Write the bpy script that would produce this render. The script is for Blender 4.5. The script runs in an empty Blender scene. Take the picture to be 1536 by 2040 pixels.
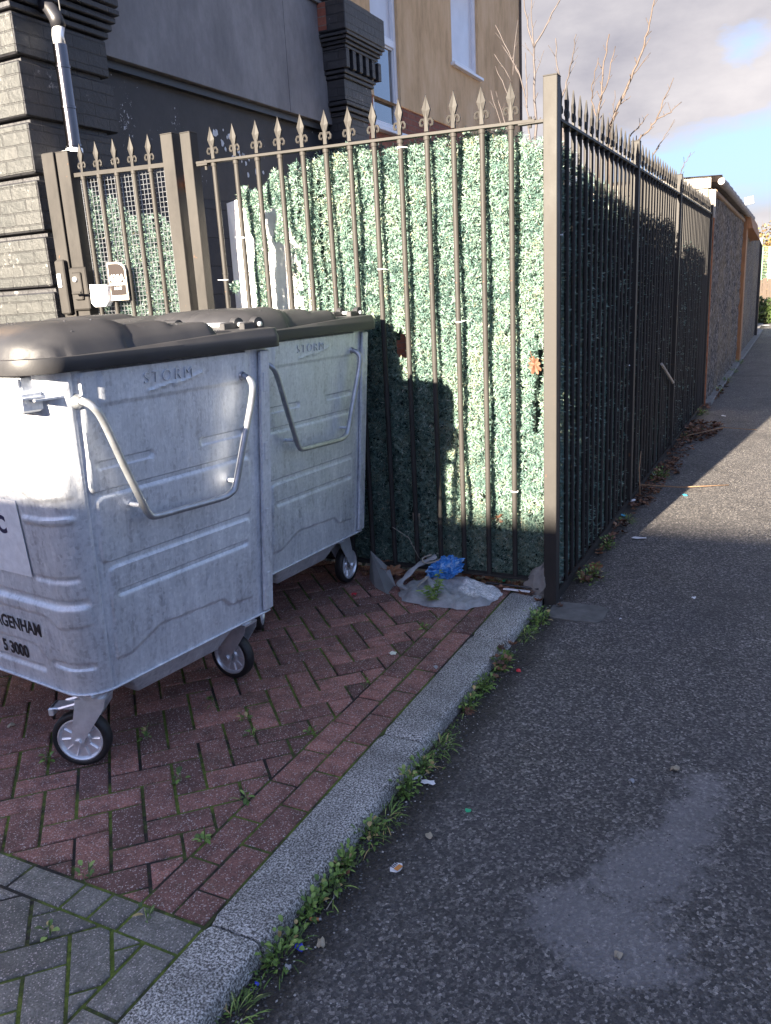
import bpy, math, random
import numpy as np
from mathutils import Vector, Matrix, noise as mn
random.seed(7); RNG = np.random.default_rng(11)
sc = bpy.context.scene
COL = sc.collection
R = math.radians
# ------------------------------------------------------------------ camera
CAM = np.array([1.0233, -3.7829, 1.5])
MR = np.array([[0.8949622741709491, 0.4430639875387609, -0.052314727916866616],
               [0.06972413832368189, -0.2547214479195236, -0.9644975523581185],
               [-0.440659814761663, 0.8595413235650943, -0.2588583410635684]])
FPX = 1619.2095
cd = bpy.data.cameras.new('camera'); cam = bpy.data.objects.new('camera', cd); COL.objects.link(cam)
cd.sensor_fit = 'HORIZONTAL'; cd.sensor_width = 36; cd.lens = 36 * FPX / 1536
cd.clip_start = .05; cd.clip_end = 2000
m = Matrix.Identity(4)
for i in range(3):
    m[i][0] = MR[0][i]; m[i][1] = -MR[1][i]; m[i][2] = -MR[2][i]; m[i][3] = CAM[i]
cam.matrix_world = m
sc.camera = cam

def sv(px, py, ax, val):
    """survey helper: where a sight line meets the plane axis=val (used to read real positions once)"""
    d = MR.T @ np.array([(px - 768) / FPX, (py - 1020) / FPX, 1.])
    t = (val - CAM[ax]) / d[ax]
    return Vector(CAM + d * t)

# ------------------------------------------------------------------ materials
def srgb(r, g, b):
    f = lambda c: ((c / 255 + .055) / 1.055) ** 2.4 if c > 10 else c / 255 / 12.92
    return (f(r), f(g), f(b), 1)

class Mat:
    def __init__(s, name, rough=.6, metal=0., spec=.5):
        s.m = bpy.data.materials.new(name); s.m.use_nodes = True
        s.t = s.m.node_tree; s.b = s.t.nodes['Principled BSDF']
        s.b.inputs['Roughness'].default_value = rough
        s.b.inputs['Metallic'].default_value = metal
        s.b.inputs['Specular IOR Level'].default_value = spec
        s._co = None
    def n(s, typ, **k):
        nd = s.t.nodes.new(typ)
        for a, v in k.items():
            if a in nd.inputs: nd.inputs[a].default_value = v
            else: setattr(nd, a, v)
        return nd
    def link(s, a, b): s.t.links.new(a, b)
    def co(s, scale=(1, 1, 1), kind='Object', loc=(0, 0, 0)):
        tc = s.n('ShaderNodeTexCoord'); mp = s.n('ShaderNodeMapping')
        mp.inputs['Scale'].default_value = scale; mp.inputs['Location'].default_value = loc
        s.link(tc.outputs[kind], mp.inputs[0]); return mp.outputs[0]
    def noise(s, scale, detail=4, rough=.6, co=None, out='Fac', dist=0):
        nd = s.n('ShaderNodeTexNoise'); nd.inputs['Scale'].default_value = scale
        nd.inputs['Detail'].default_value = detail; nd.inputs['Roughness'].default_value = rough
        nd.inputs['Distortion'].default_value = dist
        s.link(co or s.co(), nd.inputs['Vector']); return nd.outputs[out]
    def voro(s, scale, out='Distance', feature='F1', co=None, rnd=1):
        nd = s.n('ShaderNodeTexVoronoi'); nd.feature = feature; nd.inputs['Scale'].default_value = scale
        nd.inputs['Randomness'].default_value = rnd
        s.link(co or s.co(), nd.inputs['Vector']); return nd.outputs[out]
    def ramp(s, fac, stops, interp='LINEAR'):
        nd = s.n('ShaderNodeValToRGB'); cr = nd.color_ramp; cr.interpolation = interp
        while len(cr.elements) < len(stops): cr.elements.new(.5)
        for e, (p, c) in zip(cr.elements, stops):
            e.position = p; e.color = c if len(c) == 4 else (*c, 1)
        s.link(fac, nd.inputs[0]); return nd.outputs[0]
    def mix(s, fac, a, b, mode='MIX'):
        nd = s.n('ShaderNodeMix'); nd.data_type = 'RGBA'; nd.blend_type = mode
        for sock, v in ((nd.inputs[0], fac), (nd.inputs[6], a), (nd.inputs[7], b)):
            if isinstance(v, bpy.types.NodeSocket): s.link(v, sock)
            elif isinstance(v, (int, float)): sock.default_value = v
            else: sock.default_value = v if len(v) == 4 else (*v, 1)
        return nd.outputs[2]
    def math(s, op, a, b=0., c=0.):
        nd = s.n('ShaderNodeMath'); nd.operation = op
        for i, v in enumerate((a, b, c)):
            if isinstance(v, bpy.types.NodeSocket): s.link(v, nd.inputs[i])
            else: nd.inputs[i].default_value = v
        return nd.outputs[0]
    def attr(s, name='var', out='Fac'):
        nd = s.n('ShaderNodeAttribute'); nd.attribute_name = name; return nd.outputs[out]
    def color(s, c):
        if isinstance(c, bpy.types.NodeSocket): s.link(c, s.b.inputs['Base Color'])
        else: s.b.inputs['Base Color'].default_value = c if len(c) == 4 else (*c, 1)
        return s
    def rough(s, r):
        s.link(r, s.b.inputs['Roughness']); return s
    def bump(s, h, strength=.5, dist=.01, prev=None):
        nd = s.n('ShaderNodeBump'); nd.inputs['Strength'].default_value = strength
        nd.inputs['Distance'].default_value = dist
        s.link(h, nd.inputs['Height'])
        if prev: s.link(prev, nd.inputs['Normal'])
        s.link(nd.outputs[0], s.b.inputs['Normal']); return nd.outputs[0]

M = {}
def simple(name, c, rough=.6, metal=0., var=.15, scale=30, bump=.15, bd=.003):
    a = Mat(name, rough, metal); n_ = a.noise(scale, 5)
    lo = tuple(x * (1 - var) for x in c[:3]); hi = tuple(min(1, x * (1 + var)) for x in c[:3])
    a.color(a.ramp(n_, [(.3, lo), (.7, hi)]))
    if bump: a.bump(n_, bump, bd)
    M[name] = a.m; return a

# galvanised steel
a = Mat('galvanised_steel', .42, .62)
v1 = a.voro(95, 'Color'); bw = a.n('ShaderNodeRGBToBW'); a.link(v1, bw.inputs[0])
n1 = a.noise(9, 6, .7, a.co((1, 1, .35))); n2 = a.noise(90, 4, .7, a.co((1, 1, .22)))
n4 = a.noise(34, 5, .75, a.co((1, 1, .12))); n5 = a.noise(3.2, 5, .7, a.co((1, 1, .6)))
f = a.math('ADD', a.math('MULTIPLY', bw.outputs[0], .20), a.math('ADD', a.math('MULTIPLY', n1, .5), a.math('ADD', a.math('MULTIPLY', n2, .3), a.math('ADD', a.math('MULTIPLY', a.math('SUBTRACT', n4, .5), .55), a.math('MULTIPLY', a.math('SUBTRACT', n5, .5), .2)))))
f = a.math('ADD', f, .06)
a.color(a.ramp(f, [(.34, (.42, .44, .485)), (.50, (.62, .65, .70)), (.64, (.72, .745, .79)), (.82, (.88, .90, .93))]))
a.rough(a.ramp(f, [(.4, (.5,) * 3), (.75, (.68,) * 3)]))
b1 = a.bump(n2, .18, .004); a.bump(n1, .35, .012, b1)
M['galv'] = a.m
a = simple('zinc', (.78, .80, .84), .34, .65, .12, 40, .1, .001)
a = simple('tube_zinc', (.42, .44, .47), .4, .8, .2, 25, .12, .001)
# lid plastic
a = Mat('lid_plastic', .38); n1 = a.noise(220, 3); n2 = a.noise(6, 5)
a.color(a.ramp(n2, [(.3, (.024, .024, .027)), (.7, (.042, .041, .044))])); a.rough(a.ramp(n2, [(.3, (.42,) * 3), (.7, (.58,) * 3)]))
a.bump(n1, .12, .002); M['lid'] = a.m
a = simple('rubber', (.015, .015, .017), .55, 0, .3, 60, .1, .001)
# fence paint
a = Mat('fence_paint', .42); n1 = a.noise(7, 6, .7, a.co((1, 1, .5))); n2 = a.noise(70, 4)
n3 = a.math('MULTIPLY', a.noise(3.1, 6, .75), a.noise(26, 3))
c = a.ramp(n1, [(.3, (.028, .0265, .0255)), (.7, (.043, .040, .038))]); a.b.inputs['Specular IOR Level'].default_value = .16
c = a.mix(a.ramp(n3, [(.375, (0, 0, 0)), (.43, (1, 1, 1))]), c, (.13, .065, .035))
a.color(c); a.rough(a.ramp(n1, [(.3, (.45,) * 3), (.7, (.65,) * 3)])); a.bump(n2, .12, .002); M['paint'] = a.m
simple('rust_steel', (.28, .1, .04), .8, .1, .5, 18, .5, .004)
# faux hedge
a = Mat('hedge_needles', .55, 0, .35); v = a.attr()
a.color(a.ramp(v, [(0, (.04, .085, .085)), (.3, (.12, .205, .18)), (.6, (.215, .315, .27)), (.84, (.31, .375, .29)), (.94, (.33, .28, .16)), (1, (.52, .56, .50))])); M['needle'] = a.m
simple('hedge_backing', (.03, .055, .045), .95, 0, .4, 40, .6, .02)
# pavers
def paver(name, lo, hi):
    a = Mat(name, .82); v = a.attr(); c = a.ramp(v, [(0, lo), (1, hi)])
    vo = a.voro(330, 'Color'); bw = a.n('ShaderNodeRGBToBW'); a.link(vo, bw.inputs[0])
    n = a.noise(14, 5, .7); n2 = a.noise(190, 3, .7)
    c = a.mix(a.ramp(n, [(.42, (0, 0, 0)), (.72, (.8,) * 3)]), c, tuple(x * .36 + .006 for x in lo))
    c = a.mix(a.ramp(n2, [(.42, (.55,) * 3), (.56, (0, 0, 0))]), c, tuple(x * .35 for x in lo))
    c = a.mix(a.ramp(bw.outputs[0], [(.78, (0, 0, 0)), (.86, (.9,) * 3)]), c, (.52, .44, .42))
    mo = a.noise(5, 6, .75, a.co(loc=(3, 1, 0)))
    c = a.mix(a.ramp(mo, [(.56, (0, 0, 0)), (.72, (.45,) * 3)]), c, (.035, .042, .018))
    a.color(c); b1 = a.bump(bw.outputs[0], .5, .003); a.bump(n2, .6, .004, b1); M[name] = a.m
paver('paver_red', (.16, .08, .068), (.46, .205, .165))
paver('paver_grey', (.165, .155, .14), (.30, .285, .255))
a = Mat('joint_moss', .95); n1 = a.noise(3.2, 5, .7); n2 = a.noise(60, 4)
c = a.mix(a.ramp(n1, [(.42, (0, 0, 0)), (.56, (1, 1, 1))]), (.022, .019, .016), a.ramp(n2, [(.3, (.05, .075, .01)), (.7, (.15, .2, .03))]))
a.color(c); a.bump(n2, 1, .01); M['moss'] = a.m
# kerb
a = Mat('kerb_concrete', .85); vo = a.voro(250, 'Color'); bw = a.n('ShaderNodeRGBToBW'); a.link(vo, bw.inputs[0]); n = a.noise(5, 6, .7); n2 = a.noise(170, 3, .75)
c = a.ramp(n2, [(.40, (.07, .068, .065)), (.49, (.33, .32, .305)), (.60, (.80, .78, .755))])
c = a.mix(a.ramp(bw.outputs[0], [(.15, (.8,) * 3), (.35, (0, 0, 0))]), c, (.05, .048, .045))
c = a.mix(a.ramp(n, [(.4, (.0,) * 3), (.7, (.6,) * 3)]), c, (.07, .068, .06))
a.color(c); a.bump(a.math('ADD', bw.outputs[0], n2), .7, .004); M['kerb'] = a.m
# asphalt
a = Mat('asphalt', .7)
co = a.co(); vo = a.voro(125, 'Color', co=co); vd = a.voro(125, 'Distance', co=co); bw = a.n('ShaderNodeRGBToBW'); a.link(vo, bw.inputs[0])
n2 = a.noise(300, 3, .7); n = a.noise(2.3, 6, .7); big = a.noise(.7, 4)
c = a.ramp(bw.outputs[0], [(.2, (.042, .039, .039)), (.5, (.108, .098, .094)), (.75, (.235, .215, .20)), (.92, (.5, .455, .42))])
c = a.mix(a.ramp(n2, [(.36, (.8,) * 3), (.56, (0, 0, 0))]), c, (.022, .022, .025))
v2 = a.voro(34, 'Distance', co=co)
c = a.mix(a.ramp(v2, [(.05, (.8,) * 3), (.075, (0, 0, 0))]), c, (.42, .38, .34))
c = a.mix(a.ramp(n, [(.35, (0,) * 3), (.75, (.35,) * 3)]), c, (.115, .11, .115))
# the worn pale patch, a stain with its own outline
sp = a.n('ShaderNodeSeparateXYZ'); a.link(a.co(), sp.inputs[0])
wob = a.noise(4.5, 6, .72)
X, Y = sp.outputs[0], sp.outputs[1]
def blob(cx, cy, rx, ry, ang):
    ca, sa = math.cos(ang), math.sin(ang)
    dx = a.math('SUBTRACT', X, cx); dy = a.math('SUBTRACT', Y, cy)
    u = a.math('DIVIDE', a.math('ADD', a.math('MULTIPLY', dx, ca), a.math('MULTIPLY', dy, sa)), rx)
    w = a.math('DIVIDE', a.math('SUBTRACT', a.math('MULTIPLY', dy, ca), a.math('MULTIPLY', dx, sa)), ry)
    return a.math('SQRT', a.math('ADD', a.math('MULTIPLY', u, u), a.math('MULTIPLY', w, w)))
d = a.math('MINIMUM', a.math('MINIMUM', blob(.69, -2.07, .22, .17, .1), blob(.75, -1.83, .17, .27, -.5)), blob(.83, -1.55, .10, .30, -.15))
wob = a.math('ADD', a.math('MULTIPLY', wob, .6), a.math('MULTIPLY', a.noise(28, 5, .75), .4))
d = a.math('ADD', d, a.math('MULTIPLY', a.math('SUBTRACT', wob, .5), 3.4))
c = a.mix(a.ramp(d, [(.6, (.5,) * 3), (1.2, (0, 0, 0))]), c, (.29, .275, .28))
ck = a.voro(1.1, 'Distance', 'DISTANCE_TO_EDGE', co=None); st_ = a.noise(1.3, 7, .75, a.co(loc=(8, 3, 0)))
c = a.mix(a.ramp(st_, [(.5, (0, 0, 0)), (.66, (.55,) * 3)]), c, (.045, .042, .042))
# damp dirt beside the kerb
dk = a.math('ADD', a.math('ABSOLUTE', a.math('SUBTRACT', X, -.0)), a.math('MULTIPLY', a.math('SUBTRACT', wob, .5), .22))
c = a.mix(a.ramp(dk, [(.05, (.85,) * 3), (.15, (0, 0, 0))]), c, (.02, .016, .013))
a.color(c)
a.rough(a.ramp(n, [(.3, (.55,) * 3), (.7, (.82,) * 3)]))
b1 = a.bump(vd, .9, .006); a.bump(n2, .7, .004, b1); M['asphalt'] = a.m
# brickwork
def brick(name, c1, c2, mortar, scale=1., bump=.8, sheen=None, rough=.6, bx=.225, bz=.075, wear=None, patch=None):
    a = Mat(name, rough); g = a.n('ShaderNodeNewGeometry'); tc = a.n('ShaderNodeTexCoord')
    s_ = a.n('ShaderNodeSeparateXYZ'); a.link(tc.outputs['Object'], s_.inputs[0])
    cb = a.n('ShaderNodeCombineXYZ'); a.link(a.math('ADD', s_.outputs[0], s_.outputs[1]), cb.inputs[0]); a.link(s_.outputs[2], cb.inputs[1])
    wob = a.noise(9, 3, out='Color')
    vm = a.n('ShaderNodeVectorMath'); vm.operation = 'MULTIPLY_ADD'; vm.inputs[1].default_value = (.012, .012, 0)
    a.link(wob, vm.inputs[0]); a.link(cb.outputs[0], vm.inputs[2])
    br = a.n('ShaderNodeTexBrick'); a.link(vm.outputs[0], br.inputs['Vector'])
    br.inputs['Scale'].default_value = 1; br.inputs['Brick Width'].default_value = bx; br.inputs['Row Height'].default_value = bz
    br.inputs['Mortar Size'].default_value = .005; br.inputs['Mortar Smooth'].default_value = .35; br.inputs['Bias'].default_value = 0
    br.inputs['Color1'].default_value = (*c1, 1); br.inputs['Color2'].default_value = (*c2, 1); br.inputs['Mortar'].default_value = (*mortar, 1)
    n = a.noise(24, 6, .7); n2 = a.noise(2.2, 6, .7)
    c = a.mix(a.ramp(n, [(.3, (.5,) * 3), (.6, (0, 0, 0))]), br.outputs['Color'], tuple(x * .5 for x in c1))
    if wear: c = a.mix(a.ramp(a.math('MULTIPLY', n, n2), [(.34, (0, 0, 0)), (.42, (.85,) * 3)]), c, wear)
    a.color(c)
    h = a.math('ADD', a.math('MULTIPLY', br.outputs['Fac'], -1), a.math('MULTIPLY', n, .55))
    a.bump(h, bump, .012); M[name] = a.m
brick('black_painted_brick', (.022, .022, .026), (.038, .038, .043), (.02, .02, .024), bump=1, rough=.5, wear=(.3, .29, .28))
brick('grey_painted_brick', (.022, .024, .024), (.038, .039, .038), (.022, .022, .022), bump=1, rough=.5, wear=(.34, .33, .31))
brick('red_brick', (.23, .065, .04), (.31, .11, .07), (.2, .17, .14), bump=.6, rough=.8)
brick('black_block', (.034, .034, .04), (.05, .05, .056), (.015, .015, .018), bump=.9, bx=.45, bz=.225, rough=.7)
# fascia board, plaster, render
a = Mat('board_paint', .55); n = a.noise(2.2, 6, .75, a.co((1, 1, .5))); n2 = a.noise(50, 4)
c = a.ramp(n, [(.3, (.12, .113, .122)), (.5, (.19, .18, .188)), (.7, (.28, .268, .272))]); a.color(c); a.bump(n2, .1, .004); M['board'] = a.m
a = Mat('black_plaster', .6); n = a.noise(2.5, 7, .75); n2 = a.noise(38, 5, .8); n3 = a.noise(1.7, 5, .7, a.co(loc=(5, 2, 1)))
c = a.ramp(n, [(.3, (.018, .018, .022)), (.7, (.045, .044, .05))])
c = a.mix(a.ramp(a.math('MULTIPLY', n2, n3), [(.36, (0, 0, 0)), (.39, (1, 1, 1))]), c, (.6, .6, .62))
a.color(c); a.bump(n2, .3, .006); M['plaster'] = a.m
a = Mat('ochre_render', .9); n = a.noise(3, 7, .7, a.co((1, 1, .35))); n2 = a.noise(260, 2)
c = a.ramp(n, [(.3, (.42, .28, .15)), (.5, (.60, .41, .235)), (.75, (.72, .53, .34))]); a.color(c); a.bump(n2, .25, .004); M['render'] = a.m
simple('white_upvc', (.74, .75, .8), .25, 0, .04, 8, 0)
simple('white_board', (.8, .8, .8), .45, 0, .04, 5, .05)
simple('white_paper', (.72, .72, .74), .7, 0, .1, 40, .2)
a = Mat('window_glass', .04, 0, 1.); n = a.noise(1.6, 3, .5); a.color((.03, .035, .045)); a.b.inputs['Coat Weight'].default_value = 1; a.bump(n, .05, .02); M['glass'] = a.m
a = simple('net_curtain', (.55, .55, .6), .35, 0, .08, 3, 0); a.b.inputs['Coat Weight'].default_value = .6
a = Mat('pebble_dash', .9); v = a.voro(75, 'Distance', co=a.co((1, 1, .55))); n = a.noise(1.1, 4, .7); n2 = a.noise(34, 6, .8, a.co((1, 1, .4)))
c = a.ramp(n2, [(.40, (.03, .026, .025)), (.5, (.13, .11, .10)), (.62, (.40, .34, .29))])  # speckle ramp paints the relief's sunlit and shaded bits into the colour
c = a.mix(a.ramp(n, [(.45, (0, 0, 0)), (.6, (.45,) * 3)]), c, (.30, .22, .13)); a.color(c); a.bump(n2, 1, .03); M['dash'] = a.m
simple('pale_render', (.36, .33, .3), .85, 0, .12, 6, .2)
a = Mat('timber', .75); n = a.noise(12, 6, .7, a.co((8, 8, .6))); a.color(a.ramp(n, [(.3, (.16, .09, .05)), (.7, (.34, .22, .13))])); a.bump(n, .4, .004); M['timber'] = a.m
a = Mat('orange_timber', .7); n = a.noise(9, 6, .7, a.co((5, 5, .5))); a.color(a.ramp(n, [(.3, (.2, .08, .03)), (.7, (.44, .21, .09))])); a.bump(n, .4, .004); M['orange'] = a.m
a = Mat('shaded_planks', .85); n = a.noise(12, 6, .7, a.co((8, 8, .6))); a.color(a.ramp(n, [(.3, (.03, .022, .018)), (.7, (.085, .06, .045))])); M['shaded_planks'] = a.m  # timber recipe darkened: the far fence's shade is put into this colour
a = Mat('stainless', .22, 1.); n = a.noise(8, 4, .6, a.co((1, 1, .2))); a.color(a.ramp(n, [(.3, (.08, .077, .085)), (.7, (.16, .152, .165))])); M['steel'] = a.m
simple('black_plastic', (.02, .02, .024), .4, 0, .2, 30, .1)
simple('asbestos_sheet', (.3, .27, .26), .8, 0, .25, 9, .4, .01)
simple('concrete', (.2, .19, .18), .9, 0, .25, 7, .4, .01)
simple('patch_concrete', (.12, .118, .112), .85, 0, .3, 14, .6, .01)
simple('dark_soil', (.03, .022, .016), .95, 0, .5, 35, 1, .02)
a = Mat('green_leaf', .5); v = a.attr(); a.color(a.ramp(v, [(0, (.045, .045, .018)), (.3, (.07, .12, .03)), (.55, (.12, .22, .04)), (.85, (.26, .37, .09)), (1, (.40, .30, .13))])); M['leaf'] = a.m
a = Mat('dead_leaf', .6); v = a.attr(); a.color(a.ramp(v, [(0, (.05, .025, .016)), (.4, (.13, .06, .035)), (.75, (.24, .115, .06)), (1, (.3, .21, .13))])); n = a.noise(60, 4); a.bump(n, .3, .003); M['dead'] = a.m
simple('twig_bark', (.06, .05, .05), .7, 0, .3, 20, .3)
simple('red_bark', (.065, .047, .038), .7, 0, .3, 20, .3)
a = Mat('blue_bag', .18, 0, .6); n = a.noise(26, 5, .7, dist=1); a.color(a.ramp(n, [(.3, (.02, .12, .5)), (.5, (.06, .32, .85)), (.62, (.35, .6, .95)), (.72, (.75, .85, 1.)) ])); a.bump(n, .9, .02); a.b.inputs['Transmission Weight'].default_value = .15; M['bluebag'] = a.m  # the palest ramp stops are highlights painted into the bag's blue
a = Mat('sack_paper', .65); n = a.noise(14, 6, .7); n3 = a.noise(55, 5, .8, a.co((1, 2.4, 1)), dist=2); sp = a.n('ShaderNodeSeparateXYZ'); a.link(a.co(), sp.inputs[0])
c = a.ramp(n, [(.3, (.2, .205, .215)), (.7, (.42, .42, .43))])
pm = a.math('SQRT', a.math('ADD', a.math('POWER', a.math('DIVIDE', a.math('ADD', sp.outputs[0], .33), .12), 2), a.math('POWER', a.math('DIVIDE', a.math('ADD', sp.outputs[1], .12), .13), 2)))
c = a.mix(a.math('MULTIPLY', a.ramp(pm, [(.8, (1, 1, 1)), (1, (0, 0, 0))]), a.ramp(n3, [(.46, (0, 0, 0)), (.52, (.95,) * 3)])), c, (.85, .85, .86))
a.color(c); a.bump(n, .5, .01); M['sack'] = a.m
simple('grey_sheet', (.22, .22, .22), .5, 0, .12, 10, .1)
simple('beige_rope', (.34, .31, .26), .8, 0, .2, 60, .3)
for nm, c in dict(red_plastic=(.6, .03, .05), cyan_plastic=(.05, .4, .65), green_plastic=(.03, .42, .2), blue_foil=(.03, .05, .6), orange_print=(.6, .24, .06), yellow_bit=(.65, .5, .05), pebble_tan=(.35, .3, .22), pebble_grey=(.3, .31, .33), purple_wrap=(.16, .05, .3), tan_filter=(.5, .22, .08), copper_pipe=(.75, .28, .12), brown_sign=(.010, .0045, .0035), lamp_cream=(.7, .72, .62), letter_navy=(.012, .01, .06), letter_black=(.015, .015, .02), green_net=(.03, .11, .05), autumn=(.45, .3, .1), solar_cell=(.2, .22, .26), lit_panel=(.85, .87, .9), black_window=(.02, .02, .025)).items():
    simple(nm, c, .45, 0, .1, 30, 0)
M['copper_pipe'].node_tree.nodes['Principled BSDF'].inputs['Metallic'].default_value = .6
a = Mat('autumn_leaf', .7); v = a.attr(); a.color(a.ramp(v, [(0, (.06, .035, .012)), (.5, (.17, .10, .03)), (.8, (.24, .18, .06)), (1, (.08, .11, .03))])); M['autumnleaf'] = a.m

a = Mat('water', .03, 0, .8); a.color((.05, .05, .055)); M['water'] = a.m
# ------------------------------------------------------------------ mesh helpers
class MB:
    def __init__(s): s.v = []; s.f = []; s.mi = []; s.var = []; s.mats = []
    def m(s, mat):
        if mat not in s.mats: s.mats.append(mat)
        return s.mats.index(mat)
    def add(s, vs, fs, mat=None, var=0.):
        o = len(s.v); s.v.extend([tuple(p) for p in vs]); k = s.m(mat) if mat else 0
        for f in fs: s.f.append(tuple(i + o for i in f)); s.mi.append(k); s.var.append(var)
        return s
    def box(s, lo, hi, mat=None, bev=0., var=0., mtx=None):
        x0, y0, z0 = lo; x1, y1, z1 = hi
        if bev <= 0:
            vs = [(x, y, z) for z in (z0, z1) for x, y in ((x0, y0), (x1, y0), (x1, y1), (x0, y1))]
            fs = [(3, 2, 1, 0), (4, 5, 6, 7), (0, 1, 5, 4), (1, 2, 6, 5), (2, 3, 7, 6), (3, 0, 4, 7)]
        else:
            b = min(bev, abs(x1 - x0) * .49, abs(y1 - y0) * .49, abs(z1 - z0) * .49)
            def ring(i, z):
                X0, X1, Y0, Y1 = x0 + i, x1 - i, y0 + i, y1 - i; c = b * .6 if i == 0 else b * .6
                return [(X0 + c, Y0, z), (X1 - c, Y0, z), (X1, Y0 + c, z), (X1, Y1 - c, z), (X1 - c, Y1, z), (X0 + c, Y1, z), (X0, Y1 - c, z), (X0, Y0 + c, z)]
            vs = ring(b, z0) + ring(0, z0 + b) + ring(0, z1 - b) + ring(b, z1)
            fs = [tuple(range(7, -1, -1)), tuple(range(24, 32))]
            for k in range(3):
                for i in range(8): fs.append((k * 8 + i, k * 8 + (i + 1) % 8, k * 8 + 8 + (i + 1) % 8, k * 8 + 8 + i))
        if mtx is not None: vs = [tuple(mtx @ Vector(p)) for p in vs]
        return s.add(vs, fs, mat, var)
    def tube(s, pts, r, mat=None, n=8, cap=True, var=0.):
        pts = [Vector(p) for p in pts]; rs = r if isinstance(r, (list, tuple)) else [r] * len(pts)
        vs = []; fs = []; up = None
        for i, p in enumerate(pts):
            t = (pts[min(i + 1, len(pts) - 1)] - pts[max(i - 1, 0)]).normalized()
            if up is None:
                up = Vector((0, 0, 1)) if abs(t.z) < .9 else Vector((1, 0, 0))
            a_ = t.cross(up).normalized(); b_ = a_.cross(t).normalized(); up = b_
            for k in range(n):
                an = 2 * math.pi * k / n; vs.append(p + (a_ * math.cos(an) + b_ * math.sin(an)) * rs[i])
        for i in range(len(pts) - 1):
            for k in range(n): fs.append((i * n + k, i * n + (k + 1) % n, (i + 1) * n + (k + 1) % n, (i + 1) * n + k))
        if cap: fs.append(tuple(range(n - 1, -1, -1))); fs.append(tuple((len(pts) - 1) * n + k for k in range(n)))
        return s.add(vs, fs, mat, var)
    def lathe(s, prof, axis_o, ax, mat=None, n=24, closed=False):
        """prof: (radius, offset along ax)"""
        ax = Vector(ax).normalized(); up = Vector((0, 0, 1)) if abs(ax.z) < .9 else Vector((1, 0, 0))
        a_ = ax.cross(up).normalized(); b_ = a_.cross(ax).normalized(); o = Vector(axis_o); vs = []; fs = []
        for r_, h_ in prof:
            for k in range(n):
                an = 2 * math.pi * k / n; vs.append(o + ax * h_ + (a_ * math.cos(an) + b_ * math.sin(an)) * r_)
        L = len(prof)
        for i in range(L if closed else L - 1):
            j = (i + 1) % L
            for k in range(n): fs.append((i * n + k, i * n + (k + 1) % n, j * n + (k + 1) % n, j * n + k))
        return s.add(vs, fs, mat)
    def prism(s, poly, z0, z1, mat=None, mtx=None, var=0.):
        n = len(poly); vs = [(x, y, z0) for x, y in poly] + [(x, y, z1) for x, y in poly]
        fs = [tuple(range(n - 1, -1, -1)), tuple(range(n, 2 * n))] + [(i, (i + 1) % n, n + (i + 1) % n, n + i) for i in range(n)]
        if mtx is not None: vs = [tuple(mtx @ Vector(p)) for p in vs]
        return s.add(vs, fs, mat, var)
    def build(s, name, mat=None, parent=None, smooth=False, loc=None, auto=None):
        me = bpy.data.meshes.new(name); me.from_pydata(s.v, [], s.f)
        mats = [mat] if mat else s.mats
        for q in mats: me.materials.append(M[q] if isinstance(q, str) else q)
        if not mat and len(mats) > 1: me.polygons.foreach_set('material_index', s.mi)
        if any(s.var):
            at = me.attributes.new('var', 'FLOAT', 'FACE'); at.data.foreach_set('value', s.var)
        if smooth: me.polygons.foreach_set('use_smooth', [True] * len(me.polygons))
        if smooth and auto: me.set_sharp_from_angle(angle=R(auto))
        me.update(); o = bpy.data.objects.new(name, me); COL.objects.link(o)
        if loc: o.location = loc
        if parent: o.parent = parent
        return o

def tag(o, label=None, cat=None, group=None, kind=None):
    if label: o['label'] = label
    if cat: o['category'] = cat
    if group: o['group'] = group
    if kind: o['kind'] = kind
    return o
def thing(name, label, cat, loc=(0, 0, 0), rz=0., group=None):
    o = bpy.data.objects.new(name, None); COL.objects.link(o); o.location = loc; o.rotation_euler = (0, 0, rz)
    o.empty_display_size = .1
    return tag(o, label, cat, group)
def children(o): return [c for c in bpy.data.objects if c.parent == o]
def copy_tree(o, parent=None):
    c = o.copy(); COL.objects.link(c)
    if parent: c.parent = parent
    for ch in children(o): copy_tree(ch, c)
    return c
def npmesh(name, V, F, mat, var=None, parent=None, smooth=False):
    me = bpy.data.meshes.new(name); nv = len(V); nf, k = F.shape
    me.vertices.add(nv); me.vertices.foreach_set('co', V.astype(np.float32).ravel())
    me.loops.add(nf * k); me.loops.foreach_set('vertex_index', F.astype(np.int32).ravel())
    me.polygons.add(nf); me.polygons.foreach_set('loop_start', np.arange(0, nf * k, k, dtype=np.int32))
    try: me.polygons.foreach_set('loop_total', np.full(nf, k, dtype=np.int32))
    except Exception: pass
    me.materials.append(M[mat]); me.update(calc_edges=True)
    if var is not None:
        at = me.attributes.new('var', 'FLOAT', 'FACE'); at.data.foreach_set('value', var.astype(np.float32))
    if smooth: me.polygons.foreach_set('use_smooth', np.ones(nf, dtype=bool))
    o = bpy.data.objects.new(name, me); COL.objects.link(o)
    if parent: o.parent = parent
    return o
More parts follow.
